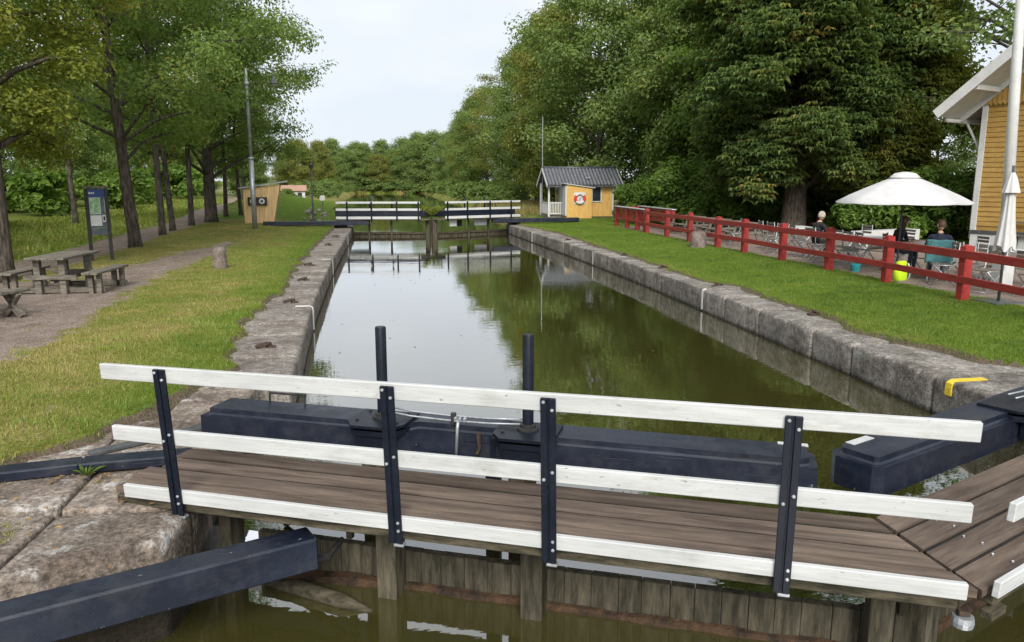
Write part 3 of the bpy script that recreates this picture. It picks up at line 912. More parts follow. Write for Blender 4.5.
# ------------------------------------------------------------------ far lock gate
def far_leaf(ax, ay, hx, hy, label, tail, plates):
    d = Vector((hx - ax, hy - ay, 0)); ln = d.length
    rz = math.atan2(d.y, d.x)
    g = empty('lock_gate', (ax, ay, 0), rz, label, 'lock gate', 'far pair of lock gate leaves')
    sd = -1 if math.cos(rz) > 0 else 1        # side facing the viewer
    zd = 0.42
    for i in range(3):
        m = MB(); m.box(0, ln, sd * (0.05 + 0.22 * i), sd * (0.26 + 0.22 * i), zd - 0.05, zd, 0.004); m.build('deck_board', 'deck_wood', g)
    m = MB(); m.box(0.02, ln + 0.15, -sd * 0.02, -sd * 0.35, 0.50, 0.82, 0.03); m.build('top_beam', 'navy_wood', g)
    for z0, z1 in ((zd + 0.0, zd + 0.13), (0.83, 0.94), (1.17, 1.27)):
        m = MB(); m.box(0.42, ln - 0.05, sd * 0.72, sd * 0.76, z0, z1, 0.005); m.build('rail', 'white_paint', g)
    for t in (0.11, 0.34, 0.61, 0.87):
        m = MB(); m.box(ln * t - 0.04, ln * t + 0.04, sd * 0.765, sd * 0.80, 0.3, 1.26, 0.004); m.build('post', 'navy_steel', g)
    for t in (0.42, 0.66):
        m = MB(); m.tube([(ln * t, -sd * 0.2, 0.8), (ln * t, -sd * 0.2, 1.42)], 0.045, 8); m.build('rack_rod', 'navy_steel', g, True)
        m = MB(); m.box(ln * t - 0.05, ln * t + 0.05, sd * 0.14, sd * 0.22, -1.0, 0.36, 0.01); m.build('gate_post', 'gate_timber', g)
    m = MB(); m.box(-0.02, 0.22, sd * 0.06, sd * 0.3, -1.2, 0.36, 0.015); m.build('mitre_post', 'gate_timber', g)
    u = 0.24
    while u < ln:
        m = MB(); m.box(u + 0.005, u + 0.245, -0.05, 0.05, -1.2, -0.27, 0.006); m.build('gate_plank', 'gate_timber', g)
        u += 0.25
    m = MB(); m.box(0.22, ln, sd * 0.055, sd * 0.12, -0.34, -0.24, 0.008); m.build('gate_rail', 'mossy_timber', g)
    for q in plates:
        m = MB(); m.box(q[0], q[1], sd * 0.3, sd * 0.4, 0.02, 0.33, 0.01); m.build('panel', q[2], g)
    # balance beam reaching over the bank
    td = Vector((math.cos(-rz) * (tail[0] - hx) - math.sin(-rz) * (tail[1] - hy) + ln, math.sin(-rz) * (tail[0] - hx) + math.cos(-rz) * (tail[1] - hy), 0.0))
    a = Vector((ln - 1.6, sd * 0.45, 0.24)); b = Vector((td.x, td.y, 0.24))
    m = MB(); m.bar(a, b, 0.30, 0.22, 0.02); m.build('balance_beam', 'navy_wood', g)
    m = MB(); m.box(td.x - 0.12, td.x + 0.12, td.y - 0.12, td.y + 0.12, -0.02, 0.135, 0.01); m.build('beam_foot', 'black_iron', g)
    m = MB(); m.box(ln - 0.5, ln + 0.1, sd * 0.2, sd * 0.55, -1.0, 0.13, 0.02); m.build('heel_post', 'navy_wood', g)
    return g
far_leaf(2.40, 38.64, -2.1, 39.3, 'left leaf of the far lock gate with white railing and balance beam', (-5.55, 38.3), ())
far_leaf(2.42, 38.56, 6.9, 40.5, 'right leaf of the far lock gate, beside the yellow hut', (10.3, 39.9), ((0.85, 1.25, 'white_paint'), (1.3, 1.55, 'navy_steel'), (2.3, 3.0, 'galvanised')))
# ------------------------------------------------------------------ trees
def leaf_mesh(name, pos, nrm, size, tint, rng, fold=0.18, aspect=0.62):
    """one folded diamond of two triangles per leaf, in numpy"""
    n = len(pos)
    nrm = nrm / (np.linalg.norm(nrm, axis=1, keepdims=True) + 1e-9)
    r = rng.normal(size=(n, 3))
    t = r - nrm * np.sum(r * nrm, axis=1, keepdims=True)
    t /= np.linalg.norm(t, axis=1, keepdims=True) + 1e-9
    b = np.cross(nrm, t)
    s = size[:, None]
    a0 = pos - t * s * 0.5
    a1 = pos + b * s * 0.5 * aspect + nrm * s * fold
    a2 = pos + t * s * 0.5
    a3 = pos - b * s * 0.5 * aspect + nrm * s * fold
    v = np.stack([a0, a1, a2, a3], axis=1).reshape(-1, 3)
    i = np.arange(n)[:, None] * 4
    f = np.stack([np.concatenate([i, i + 1, i + 2], 1), np.concatenate([i, i + 2, i + 3], 1)], axis=1).reshape(-1, 3)
    me = bpy.data.meshes.new(name)
    me.from_pydata(v, [], f)
    at = me.attributes.new('tint', 'FLOAT', 'FACE')
    at.data.foreach_set('value', np.clip(np.repeat(tint, 2), 0, 1).astype(np.float32))
    return me

def make_tree_meshes(seed, H, tr, base, rx, n_limb, n_leaf, lsize, style='round', bend=0.0, fork=None, clump=0.75, droop=0.0):
    """returns (wood mesh, crown mesh). Limbs leave a bent, tapered trunk, side branches leave the limbs and leaf sprays hang on both."""
    rnd = random.Random(seed)
    rng = np.random.default_rng(seed)
    wood = MB()
    pts, rad = [], []
    nseg = 10
    ph = rnd.uniform(0, 6.28)
    for i in range(nseg + 1):
        t = i / nseg
        z = H * 0.93 * t
        w = bend * t * H * 0.1 + 0.012 * H * math.sin(t * 5 + ph) * t
        pts.append(Vector((w * math.cos(ph), w * math.sin(ph), z - 0.15 if i == 0 else z)))
        rad.append(tr * (1.28 if i == 0 else (1 - 0.93 * t ** 0.9)) + 0.012)
    pts.insert(1, Vector((pts[0].x, pts[0].y, 0.35))); rad.insert(1, tr * 1.05)
    wood.tube(pts, rad, 10)
    def trunk_at(z):
        t = min(max(z / (H * 0.93), 0), 1) * nseg
        i = min(int(t), nseg - 1)
        P = [pts[0]] + pts[2:]
        return P[i].lerp(P[i + 1], t - i)
    def prof(t):                       # crown radius against relative height in the crown
        if style == 'round':
            return (max(0.0, 1 - (2 * t - 0.85) ** 2 * 0.85)) ** 0.5 if t < 0.98 else 0.15
        if style == 'cone':
            return 0.35 + 0.65 * (1 - t) if t > 0.12 else 0.8
        return (max(0.02, 1 - t ** 2.2)) ** 0.6 * (0.55 + 0.45 * min(1, t * 3))      # 'tall'
    C, Ck = [], []
    ga = rnd.uniform(0, 6.28)
    for k in range(n_limb):
        t = (k + 0.5) / n_limb
        zc = base + (H - base) * t
        ga += 2.39996 + rnd.uniform(-0.4, 0.4)
        ln = rx * prof(t) * rnd.uniform(0.72, 1.12)
        up = rnd.uniform(0.12, 0.45) * ln + 0.2
        st = trunk_at(max(base * 0.55, min(zc - up, H * 0.9)))
        d = Vector((math.cos(ga), math.sin(ga), 0))
        end = Vector((0, 0, zc)) + Vector((st.x, st.y, 0)) + d * ln
        p1 = st.lerp(end, 0.35) + Vector((0, 0, 0.10 * ln))
        p2 = st.lerp(end, 0.7) + Vector((rnd.uniform(-.1, .1) * ln, rnd.uniform(-.1, .1) * ln, 0.10 * ln))
        end = end + Vector((0, 0, -droop * ln))
        r0 = max(0.03, tr * 0.34 * (1 - 0.6 * t))
        lp = [st, p1, p2, end]
        wood.tube(lp, [r0, r0 * 0.7, r0 * 0.45, 0.012], 5, 0, False)
        def limb_at(q):
            q = q * 3; i = min(int(q), 2)
            return lp[i].lerp(lp[i + 1], q - i)
        nb = max(3, int(ln * 2.0))
        for b in range(nb):
            q = 0.28 + 0.72 * (b + rnd.random()) / nb
            s = limb_at(q)
            side = d.cross(Vector((0, 0, 1))) * (1 if b % 2 else -1)
            bl = ln * rnd.uniform(0.22, 0.42) * (1.15 - 0.5 * q) + 0.3
            e = s + (side * rnd.uniform(0.5, 1.0) + d * rnd.uniform(0.2, 0.8) + Vector((0, 0, rnd.uniform(-0.15, 0.55) - droop))).normalized() * bl
            wood.tube([s, s.lerp(e, 0.5) + Vector((0, 0, 0.05 * bl)), e], [r0 * 0.35, r0 * 0.2, 0.008], 4, 0, False)
            for q2 in (0.45, 0.8, 1.0):
                C.append(s.lerp(e, q2)); Ck.append(clump * rnd.uniform(0.55, 1.1))
        C.append(end); Ck.append(clump * rnd.uniform(0.7, 1.1))
    for _ in range(int(n_limb * 0.7)):     # leader sprays at the top
        C.append(Vector((rnd.gauss(0, rx * 0.22), rnd.gauss(0, rx * 0.22), H * rnd.uniform(0.86, 1.0))) + Vector((pts[-1].x, pts[-1].y, 0)))
        Ck.append(clump * rnd.uniform(0.5, 0.9))
    C = np.array([tuple(c) for c in C]); Ck = np.array(Ck)
    nC = len(C)
    idx = rng.choice(nC, n_leaf, p=(Ck ** 2) / (Ck ** 2).sum())
    u = rng.normal(size=(n_leaf, 3))
    u /= np.linalg.norm(u, axis=1, keepdims=True)
    rr = rng.random(n_leaf) ** 0.45
    off = u * (rr * Ck[idx])[:, None] * np.array([1.0, 1.0, 0.72])
    pos = C[idx] + off
    pos[:, 2] -= droop * 0.5 * np.hypot(off[:, 0], off[:, 1])
    axis = np.array([pts[-1].x * 0.5, pts[-1].y * 0.5, 0])
    outw = pos - axis; outw[:, 2] = 0
    outw /= np.linalg.norm(outw, axis=1, keepdims=True) + 1e-6
    nrm = np.array([0, 0, 0.62]) + 0.30 * outw + 0.75 * u + rng.normal(size=(n_leaf, 3)) * 0.36
    ct = rng.random(nC)
    tint = 0.30 + 0.35 * ct[idx] + rng.normal(size=n_leaf) * 0.13
    dryc = rng.random(nC) < 0.05
    tint = np.where(dryc[idx], tint + 0.35, tint)
    size = lsize * rng.uniform(0.65, 1.25, n_leaf)
    crown = leaf_mesh('crown', pos, nrm, size, tint, rng)
    return wood.mesh('trunk'), crown

def palmate_meshes(seed, H, tr, base, rx, n_limb, n_spray, lsize):
    """horse chestnut: the same limbs, with five-fingered drooping leaves"""
    wood, tmp = make_tree_meshes(seed, H, tr, base, rx, n_limb, 4 * n_spray, lsize, 'tall', 0.1, None, 1.0, 0.28)
    n = len(tmp.vertices)
    co = np.empty(n * 3); tmp.vertices.foreach_get('co', co)
    co = co.reshape(-1, 4, 3).mean(axis=1)
    rng = np.random.default_rng(seed + 1)
    tn = np.empty(len(tmp.polygons), dtype=np.float32); tmp.attributes['tint'].data.foreach_get('value', tn)
    tn = tn[::2]
    bpy.data.meshes.remove(tmp)
    N = len(co)
    az = rng.uniform(0, 2 * np.pi, N)
    outw = co.copy(); outw[:, 2] = 0; outw /= np.linalg.norm(outw, axis=1, keepdims=True) + 1e-6
    V, F, T = [], [], []
    for k in range(5):
        a = az + (k - 2) * 1.05
        s = lsize * rng.uniform(0.8, 1.2, N) * (1 - 0.12 * abs(k - 2))
        d = np.stack([np.cos(a), np.sin(a), np.zeros(N)], 1)
        d = d + 0.3 * outw
        d /= np.linalg.norm(d, axis=1, keepdims=True)
        w = np.stack([-d[:, 1], d[:, 0], np.zeros(N)], 1) * (s * 0.19)[:, None]
        mid = co + d * (s * 0.6)[:, None] + np.array([0, 0, 1.0]) * (s * rng.uniform(-0.22, 0.05, N))[:, None]
        tip = co + d * (s * 0.9)[:, None] + np.array([0, 0, 1.0]) * (s * rng.uniform(-0.75, -0.25, N))[:, None]
        V.append(np.stack([co, mid + w, tip, mid - w], 1)); T.append(tn + rng.normal(size=N) * 0.06)
    V = np.concatenate(V, 0).reshape(-1, 3); T = np.concatenate(T)
    i = np.arange(len(T))[:, None] * 4
    F = np.stack([np.concatenate([i, i + 1, i + 2], 1), np.concatenate([i, i + 2, i + 3], 1)], 1).reshape(-1, 3)
    me = bpy.data.meshes.new('crown')
    me.from_pydata(V, [], F)
    at = me.attributes.new('tint', 'FLOAT', 'FACE')
    at.data.foreach_set('value', np.clip(np.repeat(T, 2), 0, 1).astype(np.float32))
    return wood, me

TM = {
    'maple_a': make_tree_meshes(11, 16, 0.19, 3.4, 4.4, 32, 40000, 0.14, 'round', 0.3, None, 0.8),
    'maple_b': make_tree_meshes(12, 17, 0.31, 3.0, 5.8, 38, 50000, 0.16, 'round', 0.1, None, 0.85, 0.08),
    'slim': make_tree_meshes(13, 15, 0.12, 3.6, 2.7, 24, 15000, 0.155, 'tall', 0.2, None, 0.7),
    'golden': make_tree_meshes(14, 14, 0.27, 3.0, 2.5, 34, 44000, 0.115, 'tall', 0.1, None, 0.75, 0.18),
    'wood_a': make_tree_meshes(21, 17, 0.34, 1.2, 5.0, 44, 34000, 0.26, 'tall', 0.2, None, 1.25),
    'wood_b': make_tree_meshes(22, 16, 0.30, 0.8, 4.7, 42, 34000, 0.25, 'round', 0.3, None, 1.2),
    'wood_c': make_tree_meshes(23, 18, 0.32, 1.2, 4.2, 42, 32000, 0.25, 'tall', 0.2, None, 1.15, 0.1),
    'airy': make_tree_meshes(24, 17, 0.28, 3.5, 5.0, 30, 15000, 0.22, 'round', 0.4, None, 0.8),
    'far_a': make_tree_meshes(25, 17, 0.34, 0.6, 5.4, 34, 26000, 0.40, 'tall', 0.2, None, 1.7),
    'far_b': make_tree_meshes(26, 15, 0.30, 0.4, 5.6, 34, 26000, 0.40, 'round', 0.2, None, 1.8),
    'chestnut': palmate_meshes(31, 16, 0.50, 2.75, 4.7, 58, 13000, 0.29),
}
def bush_mesh(seed, n, ls, rx=1.6, h=2.2):
    rng = np.random.default_rng(seed)
    k = 34
    c = np.stack([rng.normal(0, rx * 0.45, k), rng.normal(0, rx * 0.45, k), rng.uniform(0.1, 1.0, k) ** 0.8 * h * 0.85], 1)
    c[:, :2] *= (1.15 - 0.6 * c[:, 2:3] / h)
    r = rng.uniform(0.3, 0.6, k) * rx * 0.6
    i = rng.integers(0, k, n)
    u = rng.normal(size=(n, 3)); u /= np.linalg.norm(u, axis=1, keepdims=True)
    pos = c[i] + u * (r[i] * rng.random(n) ** 0.4)[:, None] * np.array([1, 1, 0.8])
    pos[:, 2] = np.maximum(pos[:, 2], 0.03)
    nrm = np.array([0, 0, 0.8]) + 0.8 * u + rng.normal(size=(n, 3)) * 0.4
    tint = 0.3 + 0.35 * rng.random(k)[i] + rng.normal(size=n) * 0.14
    return leaf_mesh('foliage', pos, nrm, ls * rng.uniform(0.6, 1.3, n), tint, rng)
BM = [bush_mesh(41, 9000, 0.15), bush_mesh(42, 9000, 0.14, 1.8, 1.9), bush_mesh(43, 5000, 0.12, 1.2, 1.2), bush_mesh(44, 1500, 0.34), bush_mesh(45, 1500, 0.32, 1.8, 1.9)]

def tree(kind, x, y, leaf, label, group, s=1.0, rz=0.0, bark='bark', tilt=0.0, name='leafy_tree', sz=None):
    wood, crown = TM[kind]
    t = empty(name, (x, y, ground_z(x, y)), rz, label, 'tree', group)
    t.scale = (s, s, sz or s)
    t.rotation_euler = (0, tilt, rz)
    for nm, me_, mt in (('trunk', wood, bark), ('crown', crown, leaf)):
        if not me_.materials: me_.materials.append(M[mt])
        o = bpy.data.objects.new(nm, me_); col.objects.link(o); o.parent = t
        o.material_slots[0].link = 'OBJECT'
        o.material_slots[0].material = M[mt]
        if nm == 'trunk': o.data.polygons.foreach_set('use_smooth', [True] * len(o.data.polygons))
    return t

GLT = 'trees lining the left footpath'
tree('golden', -8.42, 18.7, 'leaf_golden', 'yellow-green tree at the left picture edge behind the picnic tables', GLT, 1.05, 0.4)
tree('maple_a', -7.75, 26.2, 'leaf_maple', 'leaning tree just right of the information board', GLT, 1.0, 1.2, 'bark', -0.05)
tree('slim', -8.46, 32.1, 'leaf_maple', 'slim footpath tree, next beyond the leaning one', GLT, 1.05, 0.3, 'bark_dark')
tree('slim', -8.85, 35.2, 'leaf_maple', 'slim footpath tree right of another slim trunk, leaning slightly', GLT, 1.0, 2.6, 'bark_dark', 0.03)
tree('slim', -9.1, 39.7, 'leaf_maple', 'slim dark footpath tree just left of the thickest trunk', GLT, 1.1, 4.1, 'bark_dark')
tree('maple_b', -8.9, 43.3, 'leaf_maple', 'broad tree with thick trunk left of the wooden kiosk', GLT, 1.0, 0.9, 'bark_dark')
tree('slim', -9.0, 47.8, 'leaf_maple', 'thin dark tree, left one of two close beside the wooden kiosk', GLT, 1.0, 5.2, 'bark_dark')
tree('slim', -8.3, 48.6, 'leaf_maple', 'thin dark tree, right one of two close beside the wooden kiosk', GLT, 0.95, 1.9, 'bark_dark')
tree('maple_b', -10.6, 64, 'leaf_mixed', 'leafy tree behind the wooden kiosk at the footpath bend', GLT, 0.62, 2.2, 'bark_dark')

GLW = 'woodland trees left of the footpath'
W = [(-16.2, 21.5, 'wood_b', 0.62, 'leaf_maple', 'woodland tree directly behind the yellow-green tree'),
     (-18.0, 31.5, 'wood_a', 0.60, 'leaf_maple', 'woodland tree behind the information board'),
     (-15.5, 43, 'slim', 1.1, 'leaf_mixed', 'pale slim trunk standing in the meadow beyond the footpath'),
     (-25, 47, 'wood_a', 0.72, 'leaf_maple', 'dark woodland tree at the back of the left meadow'),
     (-24, 66, 'wood_b', 0.75, 'leaf_mixed', 'woodland tree behind the slim footpath trunks'),
     (-26, 86, 'wood_c', 0.75, 'leaf_maple', 'woodland tree behind the thick trunk'),
     (-23, 108, 'wood_a', 0.7, 'leaf_mixed', 'woodland tree left of the far footpath end'),
     (-30, 36, 'wood_b', 0.8, 'leaf_mixed', 'rear woodland tree seen left of the information board'),
     (-31, 56, 'wood_a', 0.8, 'leaf_maple', 'rear woodland tree seen left of the leaning trunk'),
     (-33, 76, 'wood_b', 0.85, 'leaf_mixed', 'rear woodland tree seen right of the leaning trunk'),
     (-34, 98, 'far_a', 0.8, 'leaf_mixed', 'rear woodland tree seen between the two slim trunks'),
     (-24, 27, 'wood_b', 0.7, 'leaf_maple', 'rear woodland tree at the left picture edge'),
     (-30, 120, 'far_b', 0.8, 'leaf_olive', 'rear woodland tree seen left of the thick trunk')]
for i, (x, y, k, s, lf, lb) in enumerate(W):
    tree(k, x, y, lf, lb, GLW, s, i * 1.3, 'bark_dark')

# right bank: chestnut beside the cafe, then a long row of tall trees towards the lake
tree('chestnut', 20.2, 30.8, 'leaf_olive', 'olive-tinted chestnut right of the dark broad one', 'tall trees on the right bank', 0.85, 2.5, 'bark', 0, 'chestnut_tree')
tree('chestnut', 17.0, 30.0, 'leaf_chestnut', 'dark broad horse chestnut with thick trunk behind the cafe tables', 'tall trees on the right bank', 1.0, 0.5, 'bark', 0, 'chestnut_tree')
GRW = 'tall trees on the right bank'
RW = [(17.8, 42.5, 'wood_c', 0.95, 'leaf_mixed', 'green tree between the yellow hut and the chestnut'),
      (15.0, 52, 'wood_b', 1.05, 'leaf_mixed', 'tall tree close behind the yellow hut roof'),
      (19.0, 48, 'wood_a', 1.1, 'leaf_mixed', 'tall tree behind the right end of the yellow hut'),
      (20.5, 38.5, 'wood_b', 1.05, 'leaf_shrub', 'bright green tree behind the middle of the red fence'),
      (14.0, 61, 'wood_a', 0.9, 'leaf_olive', 'olive-tinted tree behind the left end of the yellow hut'),
      (19, 64, 'airy', 1.25, 'leaf_mixed', 'airy tall tree rising above the olive-tinted one'),
      (14.6, 72, 'wood_c', 0.92, 'leaf_mixed', 'bankside tree next left of the olive-tinted one'),
      (15.4, 83, 'wood_a', 0.95, 'leaf_mixed', 'bankside tree, second left of the olive-tinted one'),
      (15.2, 94, 'airy', 1.0, 'leaf_olive', 'thin-leaved bankside tree with brownish tips'),
      (14.4, 105, 'wood_b', 0.9, 'leaf_mixed', 'bankside tree next left of the thin-leaved one'),
      (14.0, 120, 'wood_c', 0.80, 'leaf_olive', 'bankside tree, second left of the thin-leaved one'),
      (14.0, 136, 'wood_a', 0.74, 'leaf_mixed', 'bankside tree, third left of the thin-leaved one'),
      (13.4, 150, 'wood_b', 0.70, 'leaf_mixed', 'bankside tree, last before the far end of the water'),
      (23.5, 25.5, 'airy', 1.0, 'leaf_mixed', 'airy tree between the white parasol and the ochre house'),
      (31, 44, 'wood_b', 0.45, 'leaf_mixed', 'tree at the back right, above the red shed'),
      (28.5, 36.5, 'wood_b', 0.55, 'leaf_mixed', 'low leafy tree seen just above the white parasol'),
      (24, 58, 'wood_c', 1.1, 'leaf_mixed', 'tall tree deep behind the chestnut'),]
for i, (x, y, k, s, lf, lb) in enumerate(RW):
    tree(k, x, y, lf, lb, GRW, s, 0.7 + i * 1.7, 'bark_dark')

GFW = 'trees closing the far end of the water'
FW = [(-13, 126, 'far_b', 0.55, 'leaf_olive', 'brownish far tree right of the red-roofed cottage'), (-11, 148, 'far_a', 0.54, 'leaf_olive', 'far shore tree, first left in the open gap'),
      (-6.5, 169, 'far_b', 0.55, 'leaf_mixed', 'far shore tree, second from left in the open gap'), (-3.0, 173, 'far_a', 0.58, 'leaf_mixed', 'far shore tree, third from left in the open gap'),
      (-0.2, 170, 'far_b', 0.50, 'leaf_olive', 'yellowish far shore tree in the middle of the gap'), (2.6, 174, 'far_a', 0.52, 'leaf_mixed', 'low far shore tree right of the yellowish one'),
      (5.2, 170, 'far_b', 0.62, 'leaf_mixed', 'far shore tree just left of the tallest rounded one'), (8.4, 173, 'far_a', 0.72, 'leaf_mixed', 'tallest rounded far shore tree at the right of the gap'),
      (11.6, 168, 'far_b', 0.80, 'leaf_mixed', 'far shore tree where the right bank row begins'), (-17, 104, 'far_a', 0.5, 'leaf_mixed', 'tree left behind the red-roofed cottage'),
      (-10.5, 182, 'far_a', 0.66, 'leaf_mixed', 'dark far tree behind the first one in the gap'), (-5.0, 184, 'far_b', 0.70, 'leaf_mixed', 'dark far tree behind the second one in the gap'),
      (0.8, 185, 'far_a', 0.66, 'leaf_mixed', 'dark far tree behind the yellowish one'), (6.0, 187, 'far_b', 0.78, 'leaf_mixed', 'dark far tree behind the tallest rounded one'), (-17, 165, 'far_b', 0.62, 'leaf_mixed', 'far tree at the left end of the open gap')]
for i, (x, y, k, s, lf, lb) in enumerate(FW):
    tree(k, x, y, lf, lb, GFW, s, 0.3 + i * 2.1, 'bark_dark')

def scatter(name, items, label, cat, kind='stuff'):
    """one mass of undergrowth from several bush meshes"""
    vs, fs, ts, o = [], [], [], 0
    for (x, y, s, b, rz) in items:
        me_ = BM[b]
        n = len(me_.vertices)
        co = np.empty(n * 3); me_.vertices.foreach_get('co', co); co = co.reshape(-1, 3) * s
        c, q = math.cos(rz), math.sin(rz)
        p = np.stack([co[:, 0] * c - co[:, 1] * q + x, co[:, 0] * q + co[:, 1] * c + y, co[:, 2] + ground_z(x, y)], 1)
        t = np.empty(len(me_.polygons), dtype=np.float32); me_.attributes['tint'].data.foreach_get('value', t)
        f = np.arange(n).reshape(-1, 4)
        f = np.stack([f[:, [0, 1, 2]], f[:, [0, 2, 3]]], 1).reshape(-1, 3)
        vs.append(p); fs.append(f + o); ts.append(t); o += n
    me = bpy.data.meshes.new(name)
    me.from_pydata(np.concatenate(vs), [], np.concatenate(fs))
    at = me.attributes.new('tint', 'FLOAT', 'FACE'); at.data.foreach_set('value', np.concatenate(ts))
    ob = link(name, me, cat)
    return tag(ob, label, None, None, kind)
rb = random.Random(77)
und = []
for x, y in [(-13.5, 22.5), (-15, 26), (-18, 30), (-16.5, 24), (-21, 35), (-21, 41), (-20, 51), (-23, 56), (-20, 62), (-22, 72), (-24, 80), (-23, 96), (-25, 46), (-22, 90), (-26, 104), (-19, 118)]:
    und.append((x, y, rb.uniform(1.1, 1.9), rb.randrange(2) + (3 if y > 40 else 0), rb.uniform(0, 6)))
scatter('undergrowth', und, 'dark leafy undergrowth below the woodland left of the footpath', 'leaf_shrub')
und = []
for x, y in [(14.6, 35.6), (15.6, 34.6), (13.6, 38.5), (19.4, 28.0), (18.3, 33.4), (20.6, 26.6), (22.0, 25.4), (22.6, 27.2), (24.2, 25.6), (16.2, 38), (17.2, 37), (18.6, 36), (20.0, 34.5), (21.5, 33), (23.0, 31.0), (24, 34), (18, 44), (25.5, 29), (27, 24.5), (25, 38), (20, 41), (17.5, 52), (22, 45), (30, 28), (29, 36), (34, 33), (33, 38), (38, 36), (36, 30)]:
    und.append((x, y, rb.uniform(0.85, 1.5), rb.randrange(2), rb.uniform(0, 6)))
scatter('undergrowth', und, 'leafy shrubs massed behind the red fence and cafe terrace', 'leaf_shrub')
und = []
for i in range(60):
    und.append((rb.uniform(-15, 17), rb.uniform(166.5, 173), rb.uniform(0.7, 1.5), 3 + rb.randrange(2), rb.uniform(0, 6)))
for i in range(40):
    und.append((8.6 + rb.uniform(0.8, 3.6), rb.uniform(66, 165), rb.uniform(0.5, 1.1), 3 + rb.randrange(2), rb.uniform(0, 6)))
for i in range(24):
    und.append((-4.8 - rb.uniform(0.8, 7), rb.uniform(92, 166), rb.uniform(0.6, 1.2), 3 + rb.randrange(2), rb.uniform(0, 6)))
scatter('shore_scrub', und, 'bushes and scrub along the far banks of the water', 'leaf_mixed')

# weeds growing on the far gate
wg = empty('gate_weed', (2.45, 38.4, 0.42), 0, 'bushy green weed growing on the far gate between its railings', 'plant')
rng = np.random.default_rng(9)
n = 260
aa = rng.uniform(0, 6.28, n); tt = rng.random(n) ** 0.7
pos = np.stack([np.cos(aa) * tt * 0.6, np.sin(aa) * tt * 0.4, 0.1 + 0.6 * tt ** 0.8 * rng.uniform(0.6, 1.0, n)], 1)
link('foliage', leaf_mesh('foliage', pos, rng.normal(size=(n, 3)) + np.array([0, 0, 0.6]), 0.12 * rng.uniform(0.6, 1.3, n), 0.4 + 0.4 * rng.random(n), rng), 'leaf_golden', wg)
m = MB()
for i in range(14):
    a = i * 2.4
    m.tube([(0, 0, 0), (math.cos(a) * 0.3, math.sin(a) * 0.2, 0.5), (math.cos(a) * 0.55, math.sin(a) * 0.3, 0.65)], [0.012, 0.008, 0.004], 4)
m.build('stem', 'leaf_shrub', wg)
wm_ = wg
# small weed by the kerb beam
wd = MB()
for i in range(16):
    a = i * 2.4; r = 0.05 + 0.05 * (i % 3)
    wd.add([(0, 0, 0), (math.cos(a + .25) * r * .6, math.sin(a + .25) * r * .6, 0.05), (math.cos(a) * r, math.sin(a) * r, 0.06 + 0.02 * (i % 2)), (math.cos(a - .25) * r * .6, math.sin(a - .25) * r * .6, 0.05)], [[0, 1, 2, 3]])
ob = wd.build('weed', 'grass_blade'); ob.location = (-2.36, 6.24, 0.0)
tag(ob, 'small green weed growing in the joint before the kerb beam', 'plant')

# ------------------------------------------------------------------ grass, reeds
def blades(name, label, regions, mat, seed, hmin, hmax, width, kind='stuff', zfix=None, ok=None):
    rng = np.random.default_rng(seed)
    P = []
    for (x0, x1, y0, y1, dens) in regions:
        n = int(abs((x1 - x0) * (y1 - y0)) * dens)
        P.append(np.stack([rng.uniform(x0, x1, n), rng.uniform(y0, y1, n)], 1))
    P = np.concatenate(P)
    keep, z, dr = [], [], []
    for i, (x, y) in enumerate(P):
        q = ok(x, y)
        if q <= 0 or (q < 1 and rng.random() > q): continue
        keep.append(i); z.append(ground_z(x, y) if zfix is None else zfix); dr.append(dry_amt(x, y))
    P = P[keep]; z = np.array(z); n = len(P); dr = np.array(dr)
    h = rng.uniform(hmin, hmax, n)
    a = rng.uniform(0, 6.28, n)
    w = width * rng.uniform(0.7, 1.3, n) * (1 + P[:, 1] / 25.0)
    lean = rng.normal(0, 0.5, (n, 2)) * h[:, None]
    b0 = np.stack([P[:, 0] - np.cos(a) * w, P[:, 1] - np.sin(a) * w, z - 0.01], 1)
    b1 = np.stack([P[:, 0] + np.cos(a) * w, P[:, 1] + np.sin(a) * w, z - 0.01], 1)
    tp = np.stack([P[:, 0] + lean[:, 0], P[:, 1] + lean[:, 1], z + h], 1)
    V = np.stack([b0, b1, tp], 1).reshape(-1, 3)
    F = np.arange(n * 3).reshape(-1, 3)
    me = bpy.data.meshes.new(name)
    me.from_pydata(V, [], F)
    big = np.array([wob(x, y, 0.55, 31) * 0.9 + wob(x, y, 2.0, 12) * 0.6 for x, y in P])
    t = 0.42 + 0.62 * (dr - 0.1) + 0.42 * big + rng.normal(size=n) * 0.18
    at = me.attributes.new('tint', 'FLOAT', 'FACE'); at.data.foreach_set('value', np.clip(t, 0, 1).astype(np.float32))
    ob = link(name, me, mat)
    tag(ob, label, None, None, kind)

